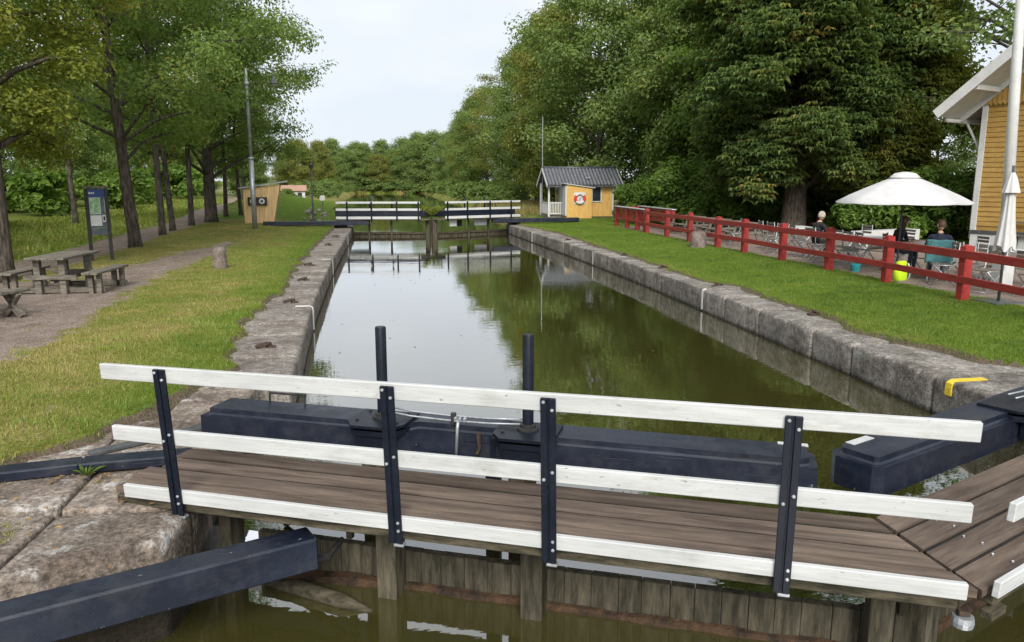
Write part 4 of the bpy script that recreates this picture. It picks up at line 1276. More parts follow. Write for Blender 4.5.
def lawn_ok(x, y):
    if x < 3:
        e = grass_edge_l(y)
        if x > e + 0.02: return 0
        if x > e - 0.12: return 0.6
    else:
        e = grass_edge_r(y)
        if x < e - 0.02: return 0
    g = gravel_amt(x, y) + 0.75 * wob(x, y, 2.2, 3)
    return 0 if g > 0.62 else (0.35 if g > 0.3 else 1)
blades('grass', 'short mown grass on the left bank', [(-4.9, -1.8, 5.5, 12, 2600), (-6.5, -1.9, 12, 18, 1300), (-8.5, -2, 18, 27, 600), (-9, -2.1, 27, 41, 260)], 'grass_blade', 3, 0.018, 0.05, 0.0035, ok=lawn_ok)
blades('grass', 'short mown grass on the right bank', [(6.9, 11.3, 8, 14, 1900), (6.9, 11.3, 14, 22, 900), (6.9, 11.3, 22, 41, 380)], 'grass_blade', 4, 0.018, 0.048, 0.0035, ok=lawn_ok)
blades('grass', 'dry grass tufts on the slabs beside the dark beam', [(-3.4, -2.25, 4.1, 5.5, 2600)], 'grass_blade', 5, 0.02, 0.06, 0.0035, zfix=-0.05,
       ok=lambda x, y: 0 if (y < 4.6 + 0.42 * (x + 2.3) + 0.1 or x > -2.42 - 0.35 * (y - 4.7) + 0.25 * wob(x, y, 3.0, 2)) else 1)
def tuft_ok(x, y):
    return lawn_ok(x, y) if wob(x, y, 1.7, 61) > 0.18 else 0
blades('grass_tufts', 'longer grass tufts and weeds in the lawns', [(-5, -1.8, 6, 14, 420), (-6, -2, 14, 26, 160), (6.9, 11, 8, 16, 380), (6.9, 11, 16, 30, 150)], 'leaf_shrub', 15, 0.035, 0.085, 0.005, ok=tuft_ok)
def meadow_ok(x, y):
    return 0 if gravel_amt(x, y) > 0.2 else 1
blades('meadow_grass', 'uncut meadow grass beyond the footpath', [(-19, -10.3, 20, 62, 42), (-22, -13.5, 62, 90, 18)], 'grass_blade', 6, 0.05, 0.2, 0.012, ok=meadow_ok)
blades('meadow_grass', 'tall pale grass on the bank beyond the yellow hut', [(8.3, 14, 50, 75, 30)], 'reed', 7, 0.2, 0.55, 0.012, ok=lambda x, y: 1)
blades('reeds', 'pale reeds fringing the far end of the water', [(-7, 12, 165.8, 167.5, 14)], 'reed', 8, 0.25, 0.7, 0.02, ok=lambda x, y: 1)
# ------------------------------------------------------------------ yellow hut with pantile roof
hut = empty('lock_keeper_hut', (12.0, 45.0, 0.05), R(0), 'small yellow hut with black pantile roof and white porch', 'hut')
def hb(name, mat, x0, x1, y0, y1, z0, z1, parent=hut, bev=0.004):
    m = MB(); m.box(x0, x1, y0, y1, z0, z1, bev); return m.build(name, mat, parent)
# local x: porch -2.15..-0.65, room -0.65..2.1; y: 0 front .. 2.6 back
wl = hb('wall', 'hut_yellow', -1.24, 1.74, 0.02, 2.55, 0.1, 2.02)
m = MB()
for i in range(29):
    x = -1.2 + i * 0.1
    m.box(x, x + 0.022, -0.004, 0.024, 0.12, 2.0)
m.build('cover_strips', 'hut_yellow', wl)
ZX = Matrix(((0, 0, 1, 0), (1, 0, 0, 0), (0, 1, 0, 0), (0, 0, 0, 1)))
FX = Matrix(((1, 0, 0, 0), (0, 0, -1, 0.0), (0, 1, 0, 0), (0, 0, 0, 1)))
for x in (-1.22, 1.68):
    m = MB(); m.prism([(0, 2.02), (2.57, 2.02), (1.285, 2.86)], x, x + 0.05, 0, ZX); m.build('gable', 'hut_yellow', hut)
hb('plinth', 'dark_metal', -1.2, 1.70, 0.04, 2.5, -0.1, 0.098)
hb('porch_floor', 'grey_timber', -2.2, -1.26, 0.05, 2.5, 0.0, 0.12)
for x, y in ((-2.18, 0.08), (-2.18, 2.45)):
    hb('porch_post', 'clean_white', x - 0.05, x + 0.05, y - 0.05, y + 0.05, 0.10, 2.05)
for (xa, ya, xb, yb) in ((-2.18, 0.08, -1.28, 0.08), (-2.18, 0.08, -2.18, 2.45)):
    for z in (0.28, 0.92):
        m = MB(); m.bar((xa, ya, z), (xb, yb, z), 0.05, 0.06); m.build('balustrade_rail', 'clean_white', hut)
    nn = 9 if xa != xb else 17
    for i in range(1, nn):
        t = i / nn
        m = MB(); m.box(xa + (xb - xa) * t - 0.022, xa + (xb - xa) * t + 0.022, ya + (yb - ya) * t - 0.02, ya + (yb - ya) * t + 0.02, 0.30, 0.90); m.build('baluster', 'clean_white', hut)
d = hb('door', 'clean_white', -1.28, -1.24, 0.35, 1.2, 0.14, 1.98); hb('handle', 'dark_metal', -1.31, -1.28, 0.42, 0.5, 1.0, 1.04, d)
w = hb('window', 'clean_white', -1.28, -1.241, 1.45, 2.2, 0.9, 1.8); hb('pane', 'glass', -1.288, -1.275, 1.5, 2.15, 0.95, 1.75, w)
w = hb('window', 'clean_white', 0.40, 1.02, -0.035, 0.02, 0.95, 1.98); hb('pane', 'glass', 0.47, 0.95, -0.045, -0.03, 1.02, 1.92, w)
hb('corner_board', 'clean_white', 1.67, 1.77, -0.03, 0.06, 0.1, 2.0)
# closet built on to the front, with its own low roof
cl = MB(); cl.prism([(-1.34, 0.0), (0.16, 0.0), (0.16, 1.80), (-1.34, 2.0)], 0.02, 0.98, 0, FX)
lean = cl.build('closet', 'hut_yellow', hut)
m = MB()
for i in range(15):
    x = -1.3 + i * 0.1
    m.box(x, x + 0.02, -1.0, -0.975, 0.05, 1.76)
m.build('cover_strips', 'hut_yellow', lean)
m = MB(); m.bar((-1.5, -0.52, 2.05), (0.34, -0.52, 1.80), 1.12, 0.04); m.build('closet_roof', 'clean_white', lean)
m = MB(); m.box(-1.42, -1.345, -0.95, -0.2, 0.2, 1.9); m.build('closet_door', 'clean_white', lean)
# roof: wavy pantiles on both slopes
def pantile(y_e, z_e, y_r, z_r, x0, x1, name):
    vs, fs = [], []
    nxp, rows = 160, 11
    for j in range(rows * 2 + 1):
        r = j // 2; t = min((r + (j % 2)) / rows, 1.0) if j % 2 else r / rows
        step = 0.028 if (j % 2 == 0) else 0.0
        for i in range(nxp + 1):
            x = x0 + (x1 - x0) * i / nxp
            wv = 0.028 * math.sin(i / nxp * 22 * 2 * math.pi)
            vs.append((x, y_e + (y_r - y_e) * t, z_e + (z_r - z_e) * t + wv + step))
    for j in range(rows * 2):
        for i in range(nxp):
            a = j * (nxp + 1) + i
            fs.append([a, a + 1, a + nxp + 2, a + nxp + 1])
    m = MB(); m.add(vs, fs); o = m.build(name, 'roof_tile', hut, True); return o
pantile(-0.32, 1.93, 1.285, 2.97, -2.36, 2.27, 'roof')
pantile(2.9, 1.93, 1.285, 2.97, -2.36, 2.27, 'roof')
m = MB(); m.tube([(-2.38, 1.285, 2.985), (2.29, 1.285, 2.985)], 0.07, 8); m.build('ridge_tiles', 'roof_tile', hut, True)
for x in (-2.37, 2.28):
    for s in (1, -1):
        m = MB(); m.bar((x, 1.285 - s * 1.62, 1.86), (x, 1.285, 2.91), 0.03, 0.15); m.build('barge_board', 'clean_white', hut)
m = MB(); m.bar((-2.3, -0.33, 1.88), (2.25, -0.33, 1.88), 0.03, 0.09); m.build('gutter', 'dark_metal', hut)
m = MB(); m.tube([(-2.2, 1.9, 0), (-2.2, 1.9, 6.0)], 0.025, 6); m.build('aerial_mast', 'galvanised', hut)
m = MB(); m.box(0.05, 0.32, -0.02, 0.1, 2.4, 2.42); m.build('roof_hatch', 'clean_white', hut)
# lifebuoy hanging on the closet
lb = empty('lifebuoy', (11.42, 44.0, 1.25), 0, 'red and white lifebuoy hanging on the yellow hut', 'lifebuoy')
def torus_seg(a0, a1, R0, r0, n=8, k=8):
    m = MB(); vs, fs = [], []
    for i in range(n + 1):
        a = a0 + (a1 - a0) * i / n
        for j in range(k):
            b = 2 * math.pi * j / k
            rr = R0 + r0 * math.cos(b)
            vs.append((rr * math.cos(a), -0.07 + r0 * 0.7 * math.sin(b), rr * math.sin(a)))
    for i in range(n):
        for j in range(k):
            fs.append([i * k + j, i * k + (j + 1) % k, (i + 1) * k + (j + 1) % k, (i + 1) * k + j])
    m.add(vs, fs); return m
for i in range(4):
    torus_seg(i * math.pi / 2 - 0.62, i * math.pi / 2 + 0.62, 0.27, 0.085).build('red_band' if i % 2 == 0 else 'white_band', 'lifebuoy_red' if i % 2 == 0 else 'clean_white', lb, True)
    torus_seg(i * math.pi / 2 + 0.62, (i + 1) * math.pi / 2 - 0.62, 0.27, 0.085).build('white_band', 'clean_white', lb, True)
m = MB(); m.tube([(-0.12, -0.1, -0.12), (0.0, -0.11, 0.03), (0.1, -0.1, 0.14)], 0.02, 6); m.build('rope', 'clean_white', lb)
m = MB(); m.prism([(-0.34, -0.34), (0.34, -0.34), (0.34, 0.34), (-0.34, 0.34)], 0.0, 0.015, 0, Matrix(((1, 0, 0, 0), (0, 0, -1, 0.0), (0, 1, 0, 0), (0, 0, 0, 1)))); m.build('backboard', 'clean_white', lb)

# ------------------------------------------------------------------ wooden kiosk with slanting side
ki = empty('wooden_kiosk', (-6.0, 40.3, ground_z(-6, 40.3)), R(4), 'pale wooden kiosk with slanting roof and black display box', 'kiosk')
def kx(z): return 0.68 + 0.40 * z / 1.95       # right side leans outwards
nb = 15
for i in range(nb):
    t0, t1 = i / nb, (i + 1) / nb
    xa0, xa1 = -0.70 + (kx(0) + 0.70) * t0, -0.70 + (kx(0) + 0.70) * t1
    zt0, zt1 = 1.72 + 0.22 * t0, 1.72 + 0.22 * t1
    xb0, xb1 = -0.70 + (kx(1.9) + 0.70) * t0, -0.70 + (kx(1.9) + 0.70) * t1
    m = MB(); g_ = 0.004
    m.prism([(xa0 + g_, 0.02), (xa1 - g_, 0.02), (xb1 - g_, zt1), (xb0 + g_, zt0)], 0, 0.03, 0, Matrix(((1, 0, 0, 0), (0, 0, -1, 0.0), (0, 1, 0, 0), (0, 0, 0, 1))))
    m.build('board', 'larch', ki)
m = MB(); m.prism([(-0.69, 0.02), (0.66, 0.02), (kx(1.9) - 0.02, 1.92), (-0.69, 1.70)], -1.4, -0.01, 0, Matrix(((1, 0, 0, 0), (0, 0, -1, 0.0), (0, 1, 0, 0), (0, 0, 0, 1)))); m.build('body', 'larch', ki)
m = MB(); m.bar((-0.92, 0.7, 1.74), (1.42, 0.7, 2.08), 1.7, 0.07); m.build('roof', 'metal_roof', ki)
m = MB(); m.box(-0.50, 0.42, -0.16, -0.035, 0.92, 1.30, 0.01); db = m.build('display_box', 'black_iron', ki)
for x in (-0.25, 0.17):
    m = MB(); m.tube([(x, -0.162, 1.11), (x, -0.18, 1.11)], 0.14, 16); m.build('dial', 'clean_white', db)
    m = MB(); m.tube([(x, -0.182, 1.11), (x, -0.19, 1.11)], 0.07, 12); m.build('dial_mark', 'dark_metal', db)
m = MB(); m.box(0.56, 0.66, -0.04, -0.035, 0.05, 1.5); 

# ------------------------------------------------------------------ information board
ib = empty('information_board', (-7.5, 22.4, ground_z(-7.5, 22.4)), R(18.4), 'dark information board with blue header and map behind the picnic table', 'sign')
# local x along the board, front towards -y
W2 = 0.24
for x in (-W2, W2):
    m = MB(); m.box(x - 0.045, x + 0.045, -0.045, 0.045, -0.2, 1.92, 0.006); m.build('post', 'black_iron', ib)
m = MB(); m.box(-W2 - 0.07, W2 + 0.07, -0.07, 0.07, 1.925, 1.985, 0.008); m.build('cap', 'grey_timber', ib)
m = MB(); m.box(-W2 + 0.047, W2 - 0.047, -0.02, 0.02, 0.88, 1.90, 0.003); pn = m.build('panel', 'info_slate', ib)
def ip(name, mat, x0, x1, z0, z1, y=-0.024):
    m = MB(); m.box(x0, x1, y, -0.021, z0, z1); return m.build(name, mat, pn)
ip('header', 'info_blue', -0.19, 0.19, 1.70, 1.895)
for i, (a, b) in enumerate(((-0.185, -0.165), (-0.16, -0.13), (-0.12, -0.09), (-0.08, -0.05))):
    ip('lettering', 'clean_white', a, b, 1.775, 1.825, -0.027)
ip('map', 'clean_white', -0.185, 0.08, 1.24, 1.68); ip('map_print', 'info_map', -0.175, 0.07, 1.255, 1.665, -0.027)
ip('notice', 'clean_white', -0.185, 0.08, 0.93, 1.21)
ip('pictogram', 'clean_white', 0.10, 0.185, 1.03, 1.22); ip('pictogram_print', 'black_iron', 0.12, 0.165, 1.07, 1.18, -0.027)
ip('caption', 'clean_white', 0.17, 0.18, 1.28, 1.65)
m = MB(); m.box(-W2 + 0.047, W2 - 0.047, -0.015, 0.015, 0.68, 0.86, 0.003); m.build('lower_panel', 'info_slate', ib)

# ------------------------------------------------------------------ picnic tables
def picnic(x, y, rz, label, yleg=False):
    g = empty('picnic_table', (x, y, ground_z(x, y)), rz, label, 'picnic table', 'weathered picnic tables')
    Lh = 0.82
    for i in range(5):
        v = -0.36 + i * 0.148
        m = MB(); m.box(-Lh, Lh, v, v + 0.14, 0.70, 0.745, 0.006); m.build('table_board', 'grey_timber', g)
    for s in (-1, 1):
        for i in range(2):
            v = s * 0.80 - 0.15 + i * 0.155
            m = MB(); m.box(-Lh + 0.02, Lh - 0.02, v, v + 0.145, 0.40, 0.445, 0.006); m.build('bench_board', 'grey_timber', g)
    for xx in (-0.56, 0.56):
        if not yleg:
            for v in (-0.27, 0.20):
                m = MB(); m.box(xx - 0.06, xx + 0.06, v, v + 0.12, -0.05, 0.698, 0.008); m.build('leg', 'grey_timber', g)
            for s in (-1, 1):
                for v in (-0.13, 0.03):
                    m = MB(); m.box(xx - 0.05, xx + 0.05, s * 0.80 + v, s * 0.80 + v + 0.09, -0.05, 0.398, 0.008); m.build('bench_leg', 'grey_timber', g)
        else:
            for s in (-1, 1):
                m = MB(); m.bar((xx, s * 0.08, 0.02), (xx, s * 0.30, 0.68), 0.10, 0.10, 0.006, 0, (1, 0, 0)); m.build('leg', 'grey_timber', g)
                for q in (-1, 1):
                    m = MB(); m.bar((xx, s * 0.80 + q * 0.17, 0.0), (xx, s * 0.80 - q * 0.02, 0.20), 0.09, 0.09, 0.006, 0, (1, 0, 0)); m.build('bench_leg', 'grey_timber', g)
                    m = MB(); m.bar((xx, s * 0.80 - q * 0.02, 0.20), (xx, s * 0.80 + q * 0.13, 0.395), 0.09, 0.09, 0.006, 0, (1, 0, 0)); m.build('bench_leg', 'grey_timber', g)
        m = MB(); m.box(xx + 0.062, xx + 0.11, -0.95, 0.95, 0.02, 0.12, 0.006); m.build('ground_runner', 'grey_timber', g)
        m = MB(); m.box(xx - 0.11, xx - 0.062, -0.5, 0.5, 0.30, 0.39, 0.006); m.build('cross_rail', 'grey_timber', g)
    m = MB(); m.box(-0.6, 0.6, -0.04, 0.04, 0.22, 0.32, 0.006); m.build('stretcher', 'grey_timber', g)
    return g
picnic(-6.42, 17.0, R(86), 'weathered picnic table with benches in front of the information board')
picnic(-7.0, 13.55, R(66), 'weathered picnic table cut by the left picture edge', True)

# ------------------------------------------------------------------ granite bollards
def bollard(x, y, r, h, label, sq):
    m = MB()
    vs, fs = [], []
    n = 12
    prof = [(1.12, -0.1), (1.08, 0.05), (1.0, h * 0.5), (0.97, h * 0.86), (0.80, h * 0.97), (0.4, h * 1.02)]
    for (q, z) in prof:
        for k in range(n):
            a = 2 * math.pi * k / n
            e = 1.0 / max(abs(math.cos(a)), abs(math.sin(a))) * sq + (1 - sq)
            w = 1 + 0.06 * mnoise.noise(Vector((math.cos(a) * 1.3, math.sin(a) * 1.3 + x, z * 3)))
            vs.append((r * q * e * w * math.cos(a), r * q * e * w * math.sin(a), z))
    for i in range(len(prof) - 1):
        for k in range(n):
            fs.append([i * n + k, i * n + (k + 1) % n, (i + 1) * n + (k + 1) % n, (i + 1) * n + k])
    fs.append([(len(prof) - 1) * n + k for k in range(n)])
    m.add(vs, fs)
    o = m.build('stone_bollard', 'bollard_stone', None, True)
    o.location = (x, y, ground_z(x, y))
    tag(o, label, 'bollard', 'granite mooring bollards')
bollard(-4.12, 20.7, 0.165, 0.54, 'squat granite bollard standing in the left lawn', 0.5)
bollard(-5.1, 42.5, 0.26, 0.52, 'rounded granite bollard beside the wooden kiosk', 0.1)
bollard(10.35, 24.2, 0.25, 0.52, 'rounded granite bollard in front of the red fence', 0.1)

# ------------------------------------------------------------------ lamp posts
lp = empty('street_lamp', (-5.45, 35.2, ground_z(-5.4, 35.2)), 0, 'tall galvanised lamp post in front of the wooden kiosk', 'lamp')
m = MB(); m.tube([(0, 0, -0.1), (0, 0, 3.0)], [0.105, 0.10], 12); m.build('lower_pole', 'galvanised', lp, True)
m = MB(); m.tube([(0, 0, 3.0), (0, 0, 6.35), (0, 0, 6.75)], [0.075, 0.07, 0.045], 12); m.build('upper_pole', 'galvanised', lp, True)
m = MB(); m.lathe([(0.10, 2.98), (0.12, 2.98), (0.12, 3.06), (0.08, 3.08)], 12); m.build('collar', 'galvanised', lp, True)
m = MB(); m.lathe([(0.085, 6.05), (0.10, 6.05), (0.10, 6.2), (0.085, 6.2)], 12); m.build('bracket_band', 'galvanised', lp, True)
m = MB(); m.tube([(0, 0, 6.68), (0.5, 0, 6.76), (0.95, 0, 6.76), (1.1, 0, 6.68), (1.12, 0, 6.45)], 0.022, 6); m.build('arm', 'dark_metal', lp, True)
m = MB(); m.lathe([(0.05, 0.32), (0.06, 0.2), (0.10, 0.12), (0.17, 0.04), (0.24, 0.0), (0.20, -0.01)], 16, (1.12, 0, 6.14)); sh = m.build('lamp_shade', 'dark_metal', lp, True)
m = MB(); m.lathe([(0.13, 0.0), (0.12, -0.06), (0.06, -0.10)], 12, (1.12, 0, 6.15)); m.build('lens', 'clean_white', sh, True)
lp = empty('street_lamp', (-3.95, 47.0, ground_z(-3.95, 47)), 0, 'thin dark post at the water edge behind the far gate', 'lamp')
m = MB(); m.tube([(0, 0, -0.2), (0, 0, 4.2)], [0.055, 0.045], 8); m.build('pole', 'dark_metal', lp, True)
m = MB(); m.lathe([(0.05, 4.2), (0.12, 4.22), (0.10, 4.40), (0.14, 4.42), (0.03, 4.5)], 10); m.build('lantern', 'dark_metal', lp, True)
rs = empty('round_sign', (-4.45, 62, -0.35), 0, 'small white round sign on a post by the far bank', 'sign')
m = MB(); m.tube([(0, 0, -0.6), (0, 0, 1.15)], 0.035, 6); m.build('pole', 'dark_metal', rs)
m = MB(); m.tube([(0, -0.05, 1.28), (0, -0.08, 1.28)], 0.22, 16); m.build('disc', 'clean_white', rs)
# rubble along the left far bank
m = MB(); rr = random.Random(3)
for i in range(46):
    yy = rr.uniform(44, 66); xx = -4.35 + rr.uniform(-0.9, 0.35)
    s = rr.uniform(0.22, 0.5)
    g_ = rbox_geo(1, 0.8, 0.6, 0.22, 2)
    m.add(g_[0], g_[1], 0, Matrix.Translation((xx, yy, ground_z(xx, yy) + 0.05)) @ Matrix.Rotation(rr.uniform(0, 6), 4, 'Z') @ Matrix.Rotation(rr.uniform(-.4, .4), 4, 'X') @ Matrix.Scale(s, 4))
tag(m.build('shore_rubble', 'granite', None, True), 'grey rubble stones along the left far bank', None, None, 'stuff')

# small red-roofed cottage beyond the left mound
ct = empty('cottage', (-10.4, 95, ground_z(-10.4, 95) - 0.35), R(6), 'small far cottage with red tiled roof beyond the grassy mound', 'cottage')
m = MB(); m.box(-1.6, 1.6, 0, 2.4, 0, 1.45); m.build('wall', 'clean_white', ct)
m = MB(); m.prism([(-0.25, 1.35), (2.65, 1.35), (1.2, 2.0)], -1.8, 1.8, 0, Matrix(((0, 0, 1, 0), (1, 0, 0, 0), (0, 1, 0, 0), (0, 0, 0, 1)))); m.build('roof', 'red_tile', ct)
for x in (-1.0, 0.0, 1.0):
    m = MB(); m.box(x - 0.25, x + 0.25, -0.03, 0.02, 0.6, 1.15); m.build('window', 'glass', ct)
m = MB(); m.box(-2.4, 2.4, -2.1, -0.05, 0.05, 0.12); m.build('terrace', 'grey_timber', ct)
m = MB()
for i in range(9):
    m.box(-2.4 + i * 0.6 - 0.03, -2.4 + i * 0.6 + 0.03, -2.1, -2.04, 0.12, 0.75)
m.box(-2.43, 2.43, -2.11, -2.04, 0.75, 0.82); m.build('railing', 'grey_timber', ct)

# ------------------------------------------------------------------ red fence
FP = [(10.56, 12.5), (10.84, 15.1), (10.85, 17.35), (10.90, 19.7), (10.94, 22.06), (10.95, 24.0), (10.96, 26.4), (10.97, 28.7)]
fz = 0.10
P0 = (10.35, 10.0)
fe = empty('red_fence', (10.9, 20, 0.1), 0, 'long red two-rail timber fence along the right lawn', 'fence')
inv = Matrix.Translation((-10.9, -20, -0.1))
def fpart(mb, name, mat='red_paint', smooth=False):
    o = mb.build(name, mat, fe, smooth); o.matrix_parent_inverse = inv; return o
allp = [P0] + FP + [(11.03, 31.2)]
for (x, y) in allp:
    h = 1.12 + 0.02 * math.sin(y * 7)
    m = MB(); m.box(x - 0.085, x + 0.085, y - 0.085, y + 0.085, -0.1, h, 0.012)
    m.add([(x - 0.085, y - 0.085, h), (x + 0.085, y - 0.085, h), (x + 0.085, y + 0.085, h), (x - 0.085, y + 0.085, h), (x, y, h + 0.03)], [[0, 1, 4], [1, 2, 4], [2, 3, 4], [3, 0, 4]])
    fpart(m, 'fence_post')
for i in range(len(allp) - 1):
    (xa, ya), (xb, yb) = allp[i], allp[i + 1]
    for z, hh in ((0.96, 0.15), (0.50, 0.13)):
        m = MB(); m.bar((xa - 0.115, ya - 0.02, z + 0.008 * math.sin(i * 3)), (xb - 0.115, yb - 0.03, z + 0.008 * math.sin(i * 3 + 2)), 0.05, hh, 0.006); fpart(m, 'fence_rail')
# the boxed end of the fence: a railed platform with balusters
pf = empty('red_platform', (11.2, 34.0, 0.08), R(-1.5), 'red railed landing with pale handrail at the far fence end', 'railing')
for (x, y) in ((0, -2.3), (0, -1.2), (0, 2.2), (1.2, -2.3), (1.2, 2.2), (0.0, 0.4)):
    m = MB(); m.box(x - 0.09, x + 0.09, y - 0.09, y + 0.09, -0.1, 0.92, 0.01); m.build('post', 'red_paint', pf)
for x in (0, 1.2):
    for z, w, mt in ((0.90, 0.12, 'red_paint'), (0.42, 0.10, 'red_paint')):
        m = MB(); m.bar((x - 0.02, -2.4, z), (x - 0.02, 2.3, z), 0.05, w, 0.006); m.build('rail', mt, pf)
    m = MB(); m.bar((x, -2.45, 0.975), (x, 2.35, 0.975), 0.20, 0.04, 0.006); m.build('handrail', 'white_paint', pf)
    for i in range(15):
        yy = -2.1 + i * 0.29
        m = MB(); m.box(x - 0.03, x + 0.01, yy - 0.035, yy + 0.035, 0.44, 0.88); m.build('baluster', 'red_paint', pf)
m = MB(); m.bar((0.0, 2.25, 0.9), (1.2, 2.25, 0.9), 0.05, 0.12); m.build('rail', 'red_paint', pf)

# ------------------------------------------------------------------ ochre house at the right edge
ho = empty('ochre_house', (19.6, 23.1, 0.05), R(-66), 'ochre wooden house with white trim at the right picture edge', 'house')
# local x along the gable wall, y backwards; origin at its left corner
GW, EV = 7.6, 4.75
sl = math.tan(R(39))
rz_ = EV + sl * GW / 2
m = MB(); m.box(0.02, GW - 0.02, 0.03, 9.0, 0.0, EV + 0.25); m.build('wall', 'ochre_boards', ho)
m = MB()
z = 0.75
while z < EV:
    m.add([(0.10, 0.0, z), (GW - 0.1, 0.0, z), (GW - 0.1, 0.022, z + 0.155), (0.10, 0.022, z + 0.155), (0.10, 0.03, z), (GW - 0.1, 0.03, z)], [[0, 1, 2, 3], [0, 4, 5, 1]])
    z += 0.16
m.build('cladding', 'ochre_boards', ho)
m = MB(); m.box(-0.03, GW + 0.03, -0.02, 9.05, -0.4, 0.48, 0.01); m.build('plinth', 'clean_white', ho)
m = MB(); m.box(-0.05, GW + 0.05, -0.05, 0.02, 0.482, 0.60, 0.005); m.build('skirting', 'dark_metal', ho)
m = MB(); m.box(-0.045, 0.13, -0.03, 0.10, 0.602, EV + 0.1, 0.004); m.build('corner_board', 'clean_white', ho)
# upright scalloped boards of the gable
m = MB()
x = 0.0
while x < GW - 0.05:
    w_ = 0.145
    zt0 = EV + sl * min(x, GW - x) + 0.02
    zt1 = EV + sl * max(0.0, min(x + w_, GW - x - w_)) + 0.02
    zb = EV - 0.12
    m.prism([(x + 0.003, zb + 0.05), (x + w_ / 2, zb), (x + w_ - 0.003, zb + 0.05), (x + w_ - 0.003, zt1 + 0.1), (x + 0.003, zt0 + 0.1)], 0.03, 0.06, 0, Matrix(((1, 0, 0, 0), (0, 0, -1, 0.0), (0, 1, 0, 0), (0, 0, 0, 1))))
    m.box(x - 0.018, x + 0.018, -0.078, -0.06, zb + 0.07, zt0 + 0.05)
    x += w_
m.build('gable_boards', 'ochre_boards', ho)
m = MB(); m.box(-0.04, GW, -0.028, 0.0, EV - 0.02, EV + 0.05); 
ov, fr = 0.72, 1.6
for s in (0, 1):
    x_e = -ov if s == 0 else GW + ov
    z_e = EV - sl * ov + 0.12
    x_r = GW / 2; z_r = rz_ + 0.12
    th = 0.16
    vs = [(x_e, -fr, z_e), (x_r, -fr, z_r), (x_r, 9.6, z_r), (x_e, 9.6, z_e)]
    m = MB(); m.add(vs + [(a, b, c + th) for a, b, c in vs], [[0, 1, 2, 3], [4, 7, 6, 5], [0, 3, 7, 4], [1, 5, 6, 2], [2, 6, 7, 3], [0, 4, 5, 1]], 0)
    rf = m.build('roof', 'metal_roof', ho)
    vs2 = [(a, b + (0.0 if b < 0 else 0), c - 0.012) for a, b, c in vs]
    m = MB(); m.add(vs2 + [(a, b, c + 0.008) for a, b, c in vs2], [[0, 1, 2, 3], [4, 7, 6, 5], [0, 3, 7, 4], [1, 5, 6, 2], [2, 6, 7, 3], [0, 4, 5, 1]]); m.build('soffit', 'clean_white', rf)
    m = MB(); m.bar((x_e, -fr - 0.02, z_e + 0.05), (x_r, -fr - 0.02, z_r + 0.05), 0.035, 0.30); m.build('barge_board', 'clean_white', rf)
    m = MB(); m.bar((x_e + (0.05 if s == 0 else -0.05), -0.10, z_e - 0.06), (x_r, -0.10, z_r - 0.06), 0.06, 0.20); m.build('verge_trim', 'clean_white', rf)
    for t in (0.25, 0.55, 0.85):
        xx = x_e + (x_r - x_e) * t; zz = z_e + (z_r - z_e) * t - 0.10
        m = MB(); m.box(xx - 0.07, xx + 0.07, -fr + 0.08, -0.14, zz - 0.08, zz + 0.08, 0.01); m.build('purlin_end', 'clean_white', rf)
m = MB(); m.tube([(-ov, -0.9, EV - sl * ov + 0.02), (-ov, 9.5, EV - sl * ov + 0.02)], 0.07, 8); m.build('gutter', 'clean_white', ho, True)
m = MB(); m.tube([(-ov + 0.05, 0.3, EV - sl * ov - 0.02), (-ov + 0.15, 0.25, EV - sl * ov - 0.15), (-0.1, 0.15, EV - 1.5), (-0.09, 0.12, 0.3)], 0.045, 8); m.build('downpipe', 'clean_white', ho, True)
# bench-like shelf against its wall
sh_ = empty('wall_bench', (19.5, 22.3, 0.1), R(-66), 'dark bench against the ochre house wall', 'bench')
for z in (0.42, 0.85):
    m = MB(); m.box(0.6, 3.2, 0.25, 0.75 if z < 0.6 else 0.35, z, z + 0.05, 0.004); m.build('seat' if z < 0.6 else 'backrest', 'grey_timber', sh_)
for x in (0.75, 1.9, 3.05):
    m = MB(); m.box(x - 0.03, x + 0.03, 0.3, 0.7, -0.05, 0.41, 0.004); m.build('leg', 'dark_metal', sh_)

# small red shed behind the chestnut
rsd = empty('red_shed', (27.5, 45.5, ground_z(27.5, 45.5)), R(-30), 'small red shed with white window behind the chestnut trunk', 'shed')
m = MB(); m.box(-1.3, 1.6, 0, 2.4, -0.2, 1.25); m.build('wall', 'barn_red', rsd)
m = MB(); m.prism([(-1.3, 1.25), (1.6, 1.25), (-1.3 + 1.45, 2.1)], -2.4, -0.0, 0, Matrix(((1, 0, 0, 0), (0, 0, -1, 0.0), (0, 1, 0, 0), (0, 0, 0, 1)))); m.build('gable', 'barn_red', rsd)
for s in (1, -1):
    m = MB(); m.bar((0.15 - s * 1.75, 1.1, 1.12), (0.15, 1.1, 2.2), 3.0, 0.05); m.build('roof', 'metal_roof', rsd)
    m = MB(); m.bar((0.15 - s * 1.75, -0.42, 1.12), (0.15, -0.42, 2.2), 0.04, 0.14); m.build('barge_board', 'clean_white', rsd)
m = MB(); m.box(-0.2, 0.9, -0.05, 0.0, 0.1, 1.1); w = m.build('window', 'clean_white', rsd)
m = MB(); m.box(-0.1, 0.8, -0.06, -0.04, 0.18, 1.02); m.build('pane', 'glass', w)

